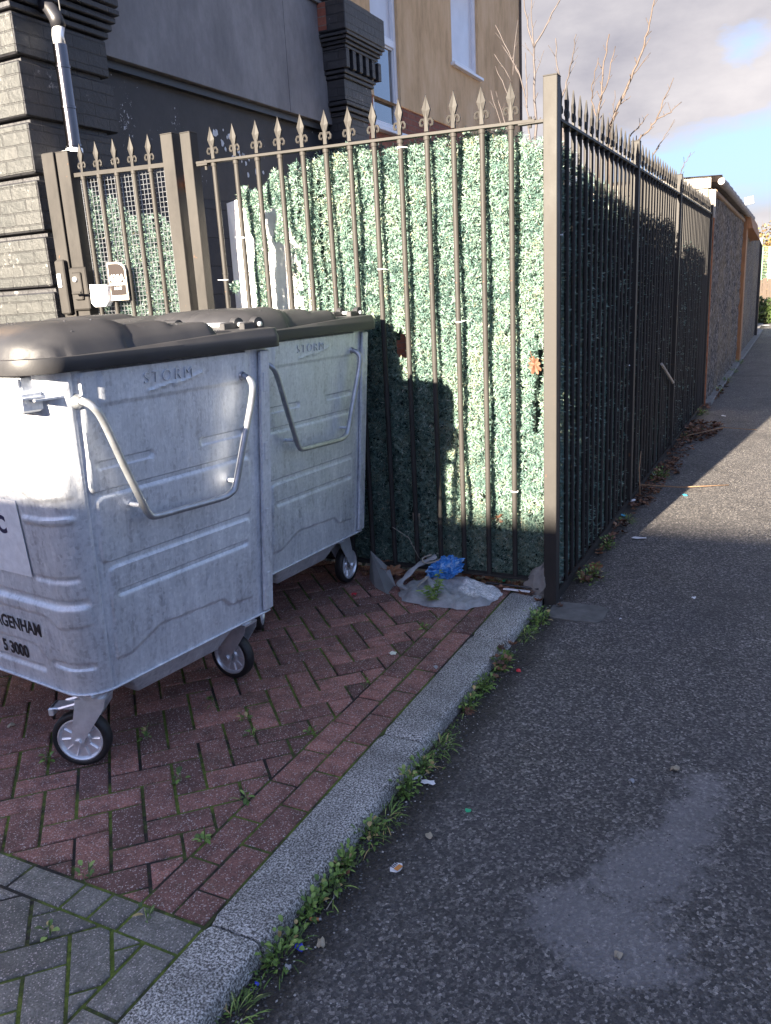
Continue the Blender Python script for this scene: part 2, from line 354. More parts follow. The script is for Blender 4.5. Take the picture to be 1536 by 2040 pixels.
def text_mesh(name, body, size, mat, parent=None, mtx=None, extrude=.0006, offset=0., spacing=1., width=1., align='RIGHT'):
    cu = bpy.data.curves.new(name, 'FONT'); cu.body = body; cu.size = size; cu.extrude = extrude; cu.offset = offset
    cu.space_character = spacing; cu.align_x = align; cu.align_y = 'BOTTOM_BASELINE' if False else 'CENTER'
    t = bpy.data.objects.new(name + '_tmp', cu); COL.objects.link(t)
    dg = bpy.context.evaluated_depsgraph_get(); me = bpy.data.meshes.new_from_object(t.evaluated_get(dg))
    bpy.data.objects.remove(t)
    mm = (mtx or Matrix.Identity(4)) @ Matrix.Diagonal((width, 1, 1, 1)); me.transform(mm)
    me.materials.clear(); me.materials.append(M[mat]); me.name = name
    o = bpy.data.objects.new(name, me); COL.objects.link(o)
    if parent: o.parent = parent
    return o
def frame(o, ex, ey, ez):
    m_ = Matrix.Identity(4)
    for i in range(3): m_[i][0] = ex[i]; m_[i][1] = ey[i]; m_[i][2] = ez[i]; m_[i][3] = o[i]
    return m_
def nz(x, y=0., z=0.): return mn.noise(Vector((x, y, z)))

# ------------------------------------------------------------------ setting: road, paving, kerb
def road_z(x, y): return -.050 if y > 0 else -.050 + y * .002
mb = MB(); ys = [-60, -14, -8, -6, -4.5, -3.6, -3, -2, -1, 0, 2, 6, 12, 20, 40, 90, 400]; xs = [-.035, .3, 1, 2.2, 5, 12, 40, 300]
V = [(x, y, max(road_z(x, y), -.2) - .0) for y in ys for x in xs]; n = len(xs)
mb.add(V, [(j * n + i, j * n + i + 1, (j + 1) * n + i + 1, (j + 1) * n + i) for j in range(len(ys) - 1) for i in range(n - 1)])
tag(mb.build('road', 'asphalt'), kind='structure')
# the ground sheet that reaches the horizon under everything
mb = MB(); mb.add([(-400, -60, -.23), (400, -60, -.23), (400, 900, -.23), (-400, 900, -.23)], [(0, 1, 2, 3)]); tag(mb.build('ground', 'concrete'), kind='structure')
# yard behind the fence
mb = MB(); mb.box((-4.6, .12, -.22), (-.035, 60, -.03)); tag(mb.build('yard_ground', 'concrete'), kind='structure')
# strip under the side fence
mb = MB(); mb.box((-.09, -.02, -.22), (.03, 7.0, -.052)); tag(mb.build('fence_footing', 'dark_soil'), kind='structure')

# kerb stones
mb = MB(); joints = [-4.2, -3.44, -2.485, -1.51, -.602, -.02]
for y0, y1 in zip(joints[:-1], joints[1:]):
    y0 += .004; y1 -= .004; prof = []
    xi, xo = -.203, -.038; r = .022
    prof = [(xi, -.2), (xi, -.006), (xi + .006, 0)] + [(xo - r + r * math.sin(t), -r + r * math.cos(t)) for t in [k * math.pi / 2 / 6 for k in range(7)]] + [(xo + .004, -.2)]
    J = random.uniform(-.003, .003); n = len(prof); L = max(2, int((y1 - y0) / .03)); vs = []
    for k in range(L + 1):
        t = k / L; y = y0 + (y1 - y0) * t; e = .005 * max(0, 1 - min(t, 1 - t) * (y1 - y0) / .006)
        drop = -.0 
        for (px, pz) in prof:
            q = nz(px * 20, y * 14, pz * 20) * .0022
            vs.append((px + (J if px > -.1 else 0) + q - (e if px > -.1 else -e), y, pz + drop + (q if pz > -.1 else 0) - (e if pz > -.1 else 0)))
    fs = [(k * n + i, k * n + i + 1, (k + 1) * n + i + 1, (k + 1) * n + i) for k in range(L) for i in range(n - 1)]
    fs += [tuple(range(n)), tuple(L * n + i for i in range(n - 1, -1, -1))]
    mb.add(vs, [f[::-1] for f in fs])
tag(mb.build('kerb', 'kerb', smooth=True, auto=50), kind='structure')

# block paving: real blocks clipped to their areas
def clip(poly, a, b, c):  # keep a*x+b*y<=c
    out = []
    for i in range(len(poly)):
        p, q = poly[i], poly[(i + 1) % len(poly)]; dp = a * p[0] + b * p[1] - c; dq = a * q[0] + b * q[1] - c
        if dp <= 0: out.append(p)
        if (dp < 0) != (dq < 0):
            t = dp / (dp - dq); out.append((p[0] + (q[0] - p[0]) * t, p[1] + (q[1] - p[1]) * t))
    return out
def inset(poly, d):
    n = len(poly); res = []
    for i in range(n):
        p0, p1, p2 = Vector(poly[i - 1]), Vector(poly[i]), Vector(poly[(i + 1) % n])
        e1 = (p1 - p0).normalized(); e2 = (p2 - p1).normalized(); n1 = Vector((-e1.y, e1.x)); n2 = Vector((-e2.y, e2.x))
        bis = n1 + n2; L = bis.length
        if L < 1e-4: res.append(tuple(p1)); continue
        bis /= L; k = d / max(.35, bis.dot(n1)); res.append(tuple(p1 + bis * k))
    return res
def area(p): return .5 * sum(p[i][0] * p[(i + 1) % len(p)][1] - p[(i + 1) % len(p)][0] * p[i][1] for i in range(len(p)))
pav = MB(); pav.m('paver_red'); pav.m('paver_grey')
def block(poly, mat):
    q = [poly[0]]
    for p in poly[1:]:
        if (Vector(p) - Vector(q[-1])).length > .004: q.append(p)
    if (Vector(q[0]) - Vector(q[-1])).length < .004: q.pop()
    if len(q) < 3: return
    if area(q) < 0: q = q[::-1]
    if area(q) < 4e-4: return
    cx = sum(p[0] for p in q) / len(q); cy = sum(p[1] for p in q) / len(q); j = .004 + random.uniform(0, .0016)
    a0 = inset(q, j); a1 = inset(q, j + .0015); a2 = inset(q, j + .007)
    if area(a2) < 1e-4: return
    dz = random.uniform(-.0022, .0015); tx, ty = random.uniform(-.012, .012), random.uniform(-.012, .012); n = len(q)
    zz = lambda p, o: dz + o + (p[0] - cx) * tx + (p[1] - cy) * ty
    vs = [(*p, -.03) for p in a0] + [(*p, zz(p, -.0055)) for p in a0] + [(*p, zz(p, -.0022)) for p in a1] + [(*p, zz(p, 0)) for p in a2]
    fs = [tuple(3 * n + i for i in range(n))]
    for k in range(3): fs += [(k * n + i, k * n + (i + 1) % n, (k + 1) * n + (i + 1) % n, (k + 1) * n + i) for i in range(n)]
    pav.add(vs, fs, mat, random.uniform(.02, 1))
# herringbone at 45 degrees
HB = []
c45 = math.cos(R(45)); W_, L_ = .1, .2
for i in range(-70, 70):
    for j in range(-40, 40):
        for kind in (0, 1):
            # classic 2:1 herringbone lattice
            ox = i * W_ + j * 2 * W_; oy = i * W_ - j * 2 * W_
            if kind == 0: rct = [(ox, oy), (ox + L_, oy), (ox + L_, oy + W_), (ox, oy + W_)]
            else: rct = [(ox + L_, oy - W_), (ox + L_ + W_, oy - W_), (ox + L_ + W_, oy + W_), (ox + L_, oy + W_)]
            P = [((x * c45 - y * c45) - .86, (x * c45 + y * c45) - 2.30) for x, y in rct]
            cx = sum(p[0] for p in P) / 4; cy = sum(p[1] for p in P) / 4
            if -3.4 < cx < -.2 and -3.9 < cy < .35: HB.append(P)
seen = set()
for P in HB:
    key = (round(sum(p[0] for p in P) * 50), round(sum(p[1] for p in P) * 50))
    if key in seen: continue
    seen.add(key)
    r_ = clip(clip(clip(clip(P, 1, 0, -.415), 0, -1, 2.5), 0, 1, .12), -1, 0, 3.3)
    if len(r_) > 2: block(r_, 'paver_red')
    g_ = clip(clip(clip(P, 1, 0, -.31), 0, 1, -2.6), -1, 0, 3.3)
    if len(g_) > 2: block(g_, 'paver_grey')
for row, x1 in ((0, -.207), (1, -.311)):
    y = -2.5 + (0 if row else .0); first = .1 if row == 0 else .2
    L = first
    while y < .12:
        y2 = min(y + L, .12); block([(x1 - .104, y), (x1, y), (x1, y2), (x1 - .104, y2)], 'paver_red'); y = y2; L = .2
x = -.207
for w in [.2, .1, .1, .2, .2, .1, .2, .2, .1, .2, .2, .2, .2, .2, .2, .2, .2]:
    block([(x - w, -2.6), (x, -2.6), (x, -2.5), (x - w, -2.5)], 'paver_grey'); x -= w
y = -2.6
for k in range(6):
    block([(-.31, y - .2), (-.207, y - .2), (-.207, y), (-.31, y)], 'paver_grey'); y -= .2
tag(pav.build('block_paving'), kind='structure')
mb = MB(); mb.box((-3.3, -4.2, -.22), (-.2, .12, -.0065)); tag(mb.build('paving_bed', 'moss'), kind='structure')
# concrete pad at the foot of the corner post
mb = MB(); N = 22; pts = []
for k in range(N):
    an = 2 * math.pi * k / N; ca, sa = math.cos(an), math.sin(an)
    rr = (abs(ca) ** 5 + abs(sa) ** 5) ** (-1 / 5)
    pts.append((.15 + .135 * rr * ca + .012 * nz(k * 1.7, 3), -.085 + .11 * rr * sa + .012 * nz(k * 1.3, 9)))
mb.prism(pts, -.12, -.0445); tag(mb.build('concrete_pad', 'patch_concrete'), kind='structure')

# ------------------------------------------------------------------ railings
def finial_mb():
    """cast spear head standing on a rail, flat in the local xz plane"""
    mb = MB(); t = .006
    out = [(0, .158), (.0055, .138), (.0205, .094), (.019, .088), (.0095, .058), (.010, .046), (.012, .034), (.0095, .022), (.0095, 0)]
    poly = out + [(-x, z) for x, z in out[::-1] if x > 0]
    n = len(poly); vs = [(x, -t * (1 if z < .13 else .4), z) for x, z in poly] + [(x, t * (1 if z < .13 else .4), z) for x, z in poly]
    rid = [(0, -t * 1.9, .085), (0, t * 1.9, .085)]
    fs = [(i, (i + 1) % n, n + (i + 1) % n, n + i) for i in range(n)]
    vs += rid
    for i in range(n): fs.append((i, 2 * n, (i + 1) % n)); fs.append((n + i, n + (i + 1) % n, 2 * n + 1))
    mb.add(vs, [f[::-1] for f in fs])
    for sgn in (-1, 1):
        mb.tube([(0, 0, .032), (sgn * .013, 0, .052), (sgn * .024, 0, .052), (sgn * .031, 0, .040), (sgn * .029, 0, .027), (sgn * .021, 0, .024), (sgn * .019, 0, .032)], [.007, .0065, .006, .006, .0055, .005, .004], n=6)
    return mb
FIN = finial_mb()
FIN_OBJ = None
def fence_bar(parent, x, y, ztop, zbot, rz=0., r=.0132, lean=0.):
    global FIN_OBJ, BARS
    key = (round(ztop - zbot, 2), r)
    if key not in BARS:
        mb = MB(); H = ztop - zbot; mb.tube([(0, 0, -H), (0, 0, -H * .66), (0, 0, -H * .33), (0, 0, -.006)], r, n=12)
        mb.tube([(0, 0, -H * .27), (0, 0, -H * .27 + .008)], r * 1.14, n=12)
        mb.tube([(0, 0, -.03), (0, 0, -.006)], r * 1.25, n=12)
        o = mb.build('bar', 'paint', smooth=True, auto=40); BARS[key] = o.data
    else:
        o = bpy.data.objects.new('bar', BARS[key]); COL.objects.link(o)
    o.parent = parent; o.location = (x, y, ztop); o.rotation_euler = (random.uniform(-.004, .004), random.uniform(-.003, .003), 0)
    if FIN_OBJ is None:
        f = FIN.build('finial', 'paint'); FIN_OBJ = f.data
    else:
        f = bpy.data.objects.new('finial', FIN_OBJ); COL.objects.link(f)
    f.parent = o; f.location = (0, 0, .007); f.rotation_euler = (random.uniform(-.02, .02), random.uniform(-.03, .03), rz + random.uniform(-.12, .12))
    return o
BARS = {}
fr = thing('front_fence', 'black metal railing with spear tops and green faux hedge behind, facing the paving', 'fence')
xs_b = [-1.826, -1.684, -1.547, -1.408, -1.272, -1.138, -1.002, -.87, -.731, -.594, -.461, -.323, -.187]
mb = MB(); zr = lambda x: 2.2 - .018 * x - .006
vs = []
A = Vector((-1.93, 0, zr(-1.93))); B = Vector((-.075, 0, zr(-.05)))
def bar_box(mb, A, B, w, h, mat=None):
    d = (B - A).normalized(); s_ = Vector((0, 0, 1)).cross(d).normalized(); u = d.cross(s_)
    vs = [p + s_ * sx * w / 2 + u * sz * h / 2 for p in (A, B) for sx, sz in ((-1, -1), (1, -1), (1, 1), (-1, 1))]
    mb.add(vs, [(0, 1, 2, 3), (7, 6, 5, 4), (0, 4, 5, 1), (1, 5, 6, 2), (2, 6, 7, 3), (3, 7, 4, 0)], mat)
bar_box(mb, A, B, .04, .012); mb.build('top_rail', 'paint', fr)
mb = MB(); bar_box(mb, Vector((-1.93, 0, .07)), Vector((-.03, 0, .07)), .04, .012); mb.build('bottom_rail', 'paint', fr)
mb = MB(); mb.box((-.15, -.018, 2.184), (-.035, .018, 2.196)); mb.tube([(-.1, 0, 2.17), (-.1, 0, 2.215)], .008); mb.build('rail_bracket', 'paint', fr)
mb = MB(); mb.box((-1.93, -.018, 2.212), (-1.86, .018, 2.224)); mb.tube([(-1.88, 0, 2.19), (-1.88, 0, 2.24)], .008); mb.build('rail_bracket', 'paint', fr)
for x in xs_b: fence_bar(fr, x, 0, zr(x) + .006, .07)
def post(parent, x0, x1, y0, y1, zb, zt, mat='paint'):
    mb = MB(); mb.box((x0, y0, zb), (x1, y1, zt), bev=.004); mb.box((x0 - .001, y0 - .001, zt - .003), (x1 + .001, y1 + .001, zt + .003), bev=.002); return mb.build('post', mat, parent)
post(fr, -.034, .028, -.03, .03, -.2, 2.362)
post(fr, -2.012, -1.945, -.03, .035, -.1, 2.384)
# side fence
sf = thing('side_fence', 'long black spear topped railing running away beside the asphalt alley', 'fence')
for i, y in enumerate((2.02, 4.12, 6.9)): post(sf, -.028, .026, y - .026, y + .026, -.2, 2.36 if i < 2 else 2.30)
for y0, y1 in ((.03, 1.994), (2.046, 4.094), (4.146, 6.874)):
    mb = MB(); bar_box(mb, Vector((0, y0, 2.2)), Vector((0, y1, 2.2)), .04, .012); mb.build('top_rail', 'paint', sf)
    mb = MB(); bar_box(mb, Vector((0.012, y0, -.03)), Vector((0.012, y1, -.03)), .012, .045); mb.build('bottom_rail', 'paint', sf)
ysb = [.12 + .1265 * k for k in range(15)] + [2.15 + .1265 * k for k in range(15)] + [4.25 + .1265 * k for k in range(21)]
for y in ysb: fence_bar(sf, 0, y, 2.206, -.03, R(90), r=.0115)

# white cable ties on the bars
def tie(x, y, z, ang=0., r=.0145):
    mb = MB(); mb.lathe([(r, -.003), (r + .002, -.003), (r + .002, .003), (r, .003)], (x, y, z), (0, 0, 1), n=14, closed=True)
    mb.tube([(x + r * math.cos(ang), y + r * math.sin(ang), z), (x + (r + .03) * math.cos(ang), y + (r + .03) * math.sin(ang), z + random.uniform(-.01, .012))], .0013, n=4)
    return mb
for k, (x, y, z, an, lb) in enumerate([(-.731, 0, 2.165, -.3, 'white cable tie high on the bar below the rail middle'), (-.87, 0, 1.62, -.2, 'white cable tie on a bar just right of the bins'), (-1.826, 0, 1.62, -2.8, 'white cable tie round the first bar beside the gate'),
        (-1.684, 0, 1.83, -2.6, 'long tailed white cable tie beside the leaning white boards'), (-.187, 0, .52, -2.9, 'white cable tie low on the last bar before the corner post'), (-.461, 0, 1.35, -.4, 'thin cable tie halfway up the third bar from the corner'),
        (0, .12, 1.72, -.7, 'cable tie on the side railing just right of the corner post'), (0, 1.9, .95, -1.5, 'cable tie at waist height beside the second side post')]):
    tag(tie(x, y, z, an).build('cable_tie', 'white_paper'), lb, 'cable tie', 'cable ties on the railings')

# ------------------------------------------------------------------ gate
gt = thing('gate', 'black spear topped metal gate with square wire mesh behind its bars', 'gate')
post(gt, -2.925, -2.83, -.04, .04, .04, 2.392); post(gt, -2.142, -2.062, -.035, .035, .04, 2.392)
mb = MB(); bar_box(mb, Vector((-2.83, -.0, 2.262)), Vector((-2.142, -.0, 2.244)), .03, .022); mb.build('top_rail', 'paint', gt)
mb = MB(); bar_box(mb, Vector((-2.83, -.0, .12)), Vector((-2.142, -.0, .12)), .03, .03); mb.build('bottom_rail', 'paint', gt)
for x in (-2.77, -2.645, -2.51, -2.386, -2.262): fence_bar(gt, x, 0, 2.262 - (x + 2.83) * .026 + .004, .12)
mb = MB(); z = .15
while z < 2.24: mb.tube([(-2.828, .028, z), (-2.144, .028, z)], .0016, n=4, cap=False); z += .0262
x = -2.82
while x < -2.146: mb.tube([(x, .0245, .14), (x, .0245, 2.235)], .0016, n=4, cap=False); x += .0262
mb.build('wire_mesh', 'tube_zinc', gt)
mb = MB(); mb.box((-2.935, -.062, 1.50), (-2.80, -.04, 1.75), bev=.01); mb.box((-2.90, -.075, 1.56), (-2.83, -.062, 1.72), bev=.006); mb.build('lock_case', 'paint', gt)
mb = MB(); mb.lathe([(0, -.012), (.014, -.012), (.016, -.004), (.016, 0)], (-2.87, -.076, 1.68), (0, 1, 0), n=16); mb.build('lock_cylinder', 'zinc', gt)
mb = MB(); mb.box((-2.845, -.077, 1.565), (-2.835, -.0755, 1.62)); mb.tube([(-2.865, -.078, 1.60), (-2.865, -.115, 1.60), (-2.80, -.115, 1.60)], .008, n=8); mb.build('handle', 'paint', gt)
lp = thing('gate_post', 'black square steel post between the painted brick pier and the gate', 'post')
mb = MB(); mb.box((-3.042, -.04, -.1), (-2.945, .04, 2.40), bev=.005); mb.build('shaft', 'paint', lp)
mb = MB(); mb.box((-3.03, -.075, 1.48), (-2.955, -.041, 1.80), bev=.01); mb.build('keep_plate', 'paint', lp)
mb = MB(); mb.box((-3.018, -.081, 1.64), (-2.985, -.0755, 1.72), bev=.002); mb.build('strike', 'zinc', lp)
# copper hinge pipe between gate and fence
mb = MB(); mb.tube([(-2.20, .05, 2.09), (-2.14, .05, 2.115), (-2.06, .05, 2.135), (-2.0, .05, 2.15)], .013, n=12); mb.lathe([(.0, -.03), (.022, -.03), (.022, .03), (0, .03)], (-2.075, .05, 2.13), (1, 0, .2), n=12)
mb.box((-2.10, .035, 2.10), (-2.065, .075, 2.19), bev=.004)
tag(mb.build('pipe_fitting', 'copper_pipe', smooth=True, auto=40), 'orange copper pipe fitting behind the gap between gate and railing', 'pipe fitting')
# sign and solar lamp on the gate
sg = thing('house_number_sign', 'dark brown plaque numbered 430A in a pale frame fixed to the gate', 'sign', (0, 0, 0))
SX0, SX1, SZ0, SZ1 = -2.648, -2.508, 1.545, 1.762
mb = MB(); poly = [(SX0, SZ0), (SX1, SZ0), (SX1, SZ1 - .05)] + [(SX1 - .07 + .07 * math.cos(t), SZ1 - .05 + .05 * math.sin(t)) for t in [k * math.pi / 2 / 5 for k in range(1, 6)]] + [(SX0, SZ1)]
mb.prism(poly, 0, .006, mtx=frame((0, -.030, 0), (1, 0, 0), (0, 0, 1), (0, -1, 0))); mb.build('frame', 'pale_render', sg)
mb = MB(); q = inset(poly, .010); q[0] = (SX0 + .012, SZ0 + .03); q[1] = (SX1 - .012, SZ0 + .03)
mb.prism(q, .0065, .0085, mtx=frame((0, -.030, 0), (1, 0, 0), (0, 0, 1), (0, -1, 0))); mb.build('plate', 'brown_sign', sg)
fm = lambda x, z: frame((x, -.0395, z), (1, 0, 0), (0, 0, 1), (0, -1, 0))
text_mesh('lettering', '430A', .058, 'white_paper', sg, fm((SX0 + SX1) / 2, 1.668), offset=.0012, align='CENTER', width=.9)
text_mesh('lettering', 'DAGENHAM', .020, 'white_paper', sg, fm((SX0 + SX1) / 2, 1.637), offset=.0006, align='CENTER')
text_mesh('lettering', 'ROAD', .020, 'white_paper', sg, fm((SX0 + SX1) / 2, 1.613), offset=.0006, align='CENTER')
sl = thing('solar_lamp', 'small cream solar lamp hung on the gate left of the brown plaque', 'lamp')
poly = [(-2.78, 1.645), (-2.642, 1.635), (-2.652, 1.54), (-2.675, 1.515), (-2.76, 1.515), (-2.785, 1.54)]
mb = MB(); mb.prism(poly, 0, .04, mtx=frame((0, -.02, 0), (1, 0, 0), (0, 0, 1), (0, -1, 0))); mb.build('housing', 'white_upvc', sl)
mb = MB(); mb.prism([(-2.765, 1.628), (-2.662, 1.622), (-2.665, 1.592), (-2.768, 1.596)], .0405, .042, mtx=frame((0, -.02, 0), (1, 0, 0), (0, 0, 1), (0, -1, 0))); mb.build('solar_cell', 'solar_cell', sl)
mb = MB(); mb.prism([(-2.77, 1.588), (-2.665, 1.584), (-2.668, 1.548), (-2.682, 1.53), (-2.752, 1.53), (-2.772, 1.548)], .0405, .044, mtx=frame((0, -.02, 0), (1, 0, 0), (0, 0, 1), (0, -1, 0))); mb.build('diffuser', 'lamp_cream', sl)

# ------------------------------------------------------------------ faux hedge
def needles(base, nrm, n_per, length, width, name, parent, mat='needle', down=.1, seedvar=None):
    """base (N,3), nrm (N,3): tufts of n_per thin blades at each base"""
    N = len(base); K = n_per
    B_ = np.repeat(base, K, 0); Nn = np.repeat(nrm, K, 0)
    d = RNG.normal(size=(N * K, 3)); d /= np.linalg.norm(d, axis=1)[:, None]
    d = d * .95 + Nn * .75 + np.array([0, 0, down]); d /= np.linalg.norm(d, axis=1)[:, None]
    s_ = np.cross(d, RNG.normal(size=(N * K, 3))); s_ /= np.linalg.norm(s_, axis=1)[:, None]
    L = length * RNG.uniform(.55, 1.25, (N * K, 1)); W = width * RNG.uniform(.7, 1.3, (N * K, 1))
    V = np.empty((N * K, 4, 3)); V[:, 0] = B_ - d * L * .15; V[:, 1] = B_ + d * L * .5 + s_ * W * .5; V[:, 2] = B_ + d * L; V[:, 3] = B_ + d * L * .5 - s_ * W * .5
    F = np.arange(N * K * 4).reshape(-1, 4)
    v = np.clip(RNG.beta(2.2, 2.0, N * K) * .8 + .05, 0, 1)
    if seedvar is not None: v = np.clip(v + np.repeat(seedvar, K), 0, 1)
    br = RNG.random(N * K); v[br > .985] = .95; v[(br > .93) & (br < .965)] = 1.
    return npmesh(name, V.reshape(-1, 3), F, mat, v, parent)
def lump(x, z): return .5 * (np.sin(x * 46 + np.sin(z * 3.1) * .5) * .5 + .5) 
fh = thing('front_faux_hedge', 'pale green artificial hedge matting tied behind the front railing', 'artificial hedge')
# main sheet: outline of the top edge, in metres
top_x = np.array([-1.50, -1.44, -1.36, -1.31, -1.17, -1.01, -.86, -.6, -.345, -.225, -.13, -.05]); top_z = np.array([2.02, 2.09, 2.17, 2.19, 2.185, 2.215, 2.185, 2.185, 2.20, 2.185, 2.14, 2.11])
def in_front(x, z):
    ok = z < np.interp(x, top_x, top_z) + .012 * np.sin(x * 70) + .01 * np.sin(x * 173)
    left = np.where(z > 1.97, -1.50 + 0 * z, np.interp(z, [0, 1.5, 1.8, 1.97], [-1.42, -1.40, -1.42, -1.47]))
    ok &= x > left + .012 * np.sin(z * 60)
    for cx, cz, r_ in [(-.37, .47, .022), (-.78, .34, .03), (-.80, 1.25, .05)]: ok &= (x - cx) ** 2 + ((z - cz) * .7) ** 2 > r_ ** 2
    ok &= ~((np.abs(x + .085 + .01 * np.sin(z * 9)) < .02) & (z > .80) & (z < 1.22))
    gap = (np.abs(x + 1.345 + .02 * np.sin(z * 5)) < .012) | (np.abs(x + 1.21 + .012 * np.sin(z * 4)) < .010)
    ok &= ~(gap & (z > 1.1))
    return ok
n0 = 50000
x = RNG.uniform(-1.52, -.045, n0); z = RNG.uniform(.03, 2.23, n0); k = in_front(x, z); x, z = x[k], z[k]
ph = np.abs(((x + .187) / .1365 + .5) % 1 - .5) * 2   # 0 at a bar, 1 between bars
yy = .072 - .022 * np.sqrt(np.clip(ph, 0, 1)) + RNG.uniform(-.012, .022, len(x)) + .01 * np.sin(x * 31 + z * 7)
clump = np.array([nz(a_ * 14, b_ * 14, 2.) * .3 + nz(a_ * 3, b_ * 2.2, 7.) * .22 for a_, b_ in zip(x, z)])
yy = yy + np.array([nz(a_ * 5, b_ * 3.5, 11.) for a_, b_ in zip(x, z)]) * .022
base = np.stack([x, yy, z], 1); nr = np.stack([(RNG.random(len(x)) - .5) * .3, -np.ones(len(x)), np.zeros(len(x))], 1)
needles(base, nr, 6, .023, .0036, 'foliage', fh, seedvar=clump)
mb = MB(); NX, NZ = 60, 70
for i in range(NX):
    for j in range(NZ):
        x0 = -1.47 + 1.42 * i / NX; x1 = -1.47 + 1.42 * (i + 1) / NX; z0 = .03 + 2.16 * j / NZ; z1 = .03 + 2.16 * (j + 1) / NZ
        if in_front(np.array([(x0 + x1) / 2]), np.array([z1 + .015]))[0]:
            mb.add([(x0, .105, z0), (x1, .105, z0), (x1, .105, z1), (x0, .105, z1), (x0, .112, z0), (x1, .112, z0), (x1, .112, z1), (x0, .112, z1)], [(0, 1, 2, 3), (7, 6, 5, 4), (3, 2, 6, 7), (0, 3, 7, 4), (1, 5, 6, 2)])
mb.build('backing', 'hedge_backing', fh)
# hanging strand and arch at the left
def strand(path, rad, dens, name, parent, L=.023, W=.0038):
    P = [Vector(p) for p in path]; seg = [(P[i + 1] - P[i]).length for i in range(len(P) - 1)]; T = sum(seg); N = int(T * dens * 1.4)
    b = []; nn = []
    for _ in range(N):
        s_ = random.random() * T; i = 0
        while i < len(seg) - 1 and s_ > seg[i]: s_ -= seg[i]; i += 1
        c = P[i].lerp(P[i + 1], min(1, s_ / seg[i])); th = random.uniform(0, 2 * math.pi); t = (P[i + 1] - P[i]).normalized()
        a_ = t.cross(Vector((0, 1, .01))).normalized(); b_ = Vector((0, 1, 0)); rr = rad * random.uniform(.55, 1)
        o = a_ * math.cos(th) * rr + b_ * math.sin(th) * rr * .5; b.append(c + o); nn.append(o.normalized())
    return needles(np.array(b), np.array(nn), 6, L, W, name, parent)
strand([(-1.47, .08, 2.13), (-1.53, .09, 2.05), (-1.60, .09, 2.0), (-1.69, .09, 2.03), (-1.735, .09, 2.05)], .045, 2600, 'strand', fh)
strand([(-1.69, .1, 2.02), (-1.67, .1, 1.9), (-1.63, .1, 1.8), (-1.66, .1, 1.68), (-1.655, .1, 1.55), (-1.67, .1, 1.42), (-1.69, .1, 1.2), (-1.68, .1, .8)], .034, 2600, 'strand', fh)
strand([(-1.47, .08, 2.0), (-1.46, .08, 1.93), (-1.49, .09, 1.87), (-1.51, .09, 1.80)], .03, 2000, 'strand', fh)
strand([(-1.82, .06, 1.6), (-1.79, .05, 1.56)], .02, 1200, 'strand', fh)
# hedge behind the gate mesh
gh = thing('gate_faux_hedge', 'ragged strip of faux hedge hanging behind the gate mesh', 'artificial hedge')
x = RNG.uniform(-2.83, -2.15, 13000); z = RNG.uniform(.1, 2.2, 13000)
tz = np.interp(x, [-2.83, -2.78, -2.7, -2.62, -2.55, -2.5, -2.42, -2.35, -2.28, -2.15], [2.19, 2.15, 2.13, 2.12, 2.06, 1.98, 2.02, 2.0, 1.97, 1.95]) + .02 * np.sin(x * 40)
k = (z < tz) & ~((x > -2.76) & (x < -2.71) & (z < 1.9)) & ~((x < -2.79) & (z < 1.95)) & ~((x > -2.22) & (z < 1.88) & (z > 1.62))
x, z = x[k], z[k]; base = np.stack([x, .075 + .02 * np.sin(x * 46) + RNG.uniform(-.01, .02, len(x)), z], 1); nr = np.tile([0, -1., 0], (len(x), 1))
needles(base, nr, 6, .023, .0038, 'foliage', gh)
# side hedge
sh = thing('side_faux_hedge', 'dark teal artificial hedge matting tied behind the long side railing', 'artificial hedge')
ty = [.06, .3, .7, 1.3, 2.1, 3.1, 3.75, 3.9, 4.3, 4.6, 6.2]; tz = [2.12, 2.12, 2.05, 2.03, 1.98, 1.98, 2.0, 1.75, 1.72, 1.85, 1.8]
y = .06 + 6.1 * RNG.random(42000) ** 1.35; z = RNG.uniform(.0, 2.15, 42000)
k = (z < np.interp(y, ty, tz) + .02 * np.sin(y * 31)) & ~((y > 3.9) & (y < 4.35) & (z > .3))
y, z = y[k], z[k]; ph = np.abs(((y - .12) / .1265 + .5) % 1 - .5) * 2
xx = -.07 + .05 * np.sqrt(ph) + RNG.uniform(-.02, .012, len(y))
clump = np.array([nz(a_ * 9, b_ * 9, 5.) for a_, b_ in zip(y, z)]) * .3 + .08
needles(np.stack([xx, y, z], 1), np.tile([1., 0, 0], (len(y), 1)), 6, .028, .0045, 'foliage', sh, seedvar=clump)
mb = MB(); NY, NZ = 80, 40
for i in range(NY):
    for j in range(NZ):
        y0 = .12 + 5.9 * i / NY; y1 = .12 + 5.9 * (i + 1) / NY; z0 = 2.1 * j / NZ; z1 = 2.1 * (j + 1) / NZ
        if z1 < np.interp((y0 + y1) / 2, ty, tz) - .01:
            mb.add([(-.115, y0, z0), (-.115, y1, z0), (-.115, y1, z1), (-.115, y0, z1), (-.122, y0, z0), (-.122, y1, z0), (-.122, y1, z1), (-.122, y0, z1)], [(0, 1, 2, 3), (7, 6, 5, 4), (3, 2, 6, 7), (0, 3, 7, 4), (1, 5, 6, 2)])
mb.build('backing', 'hedge_backing', sh)

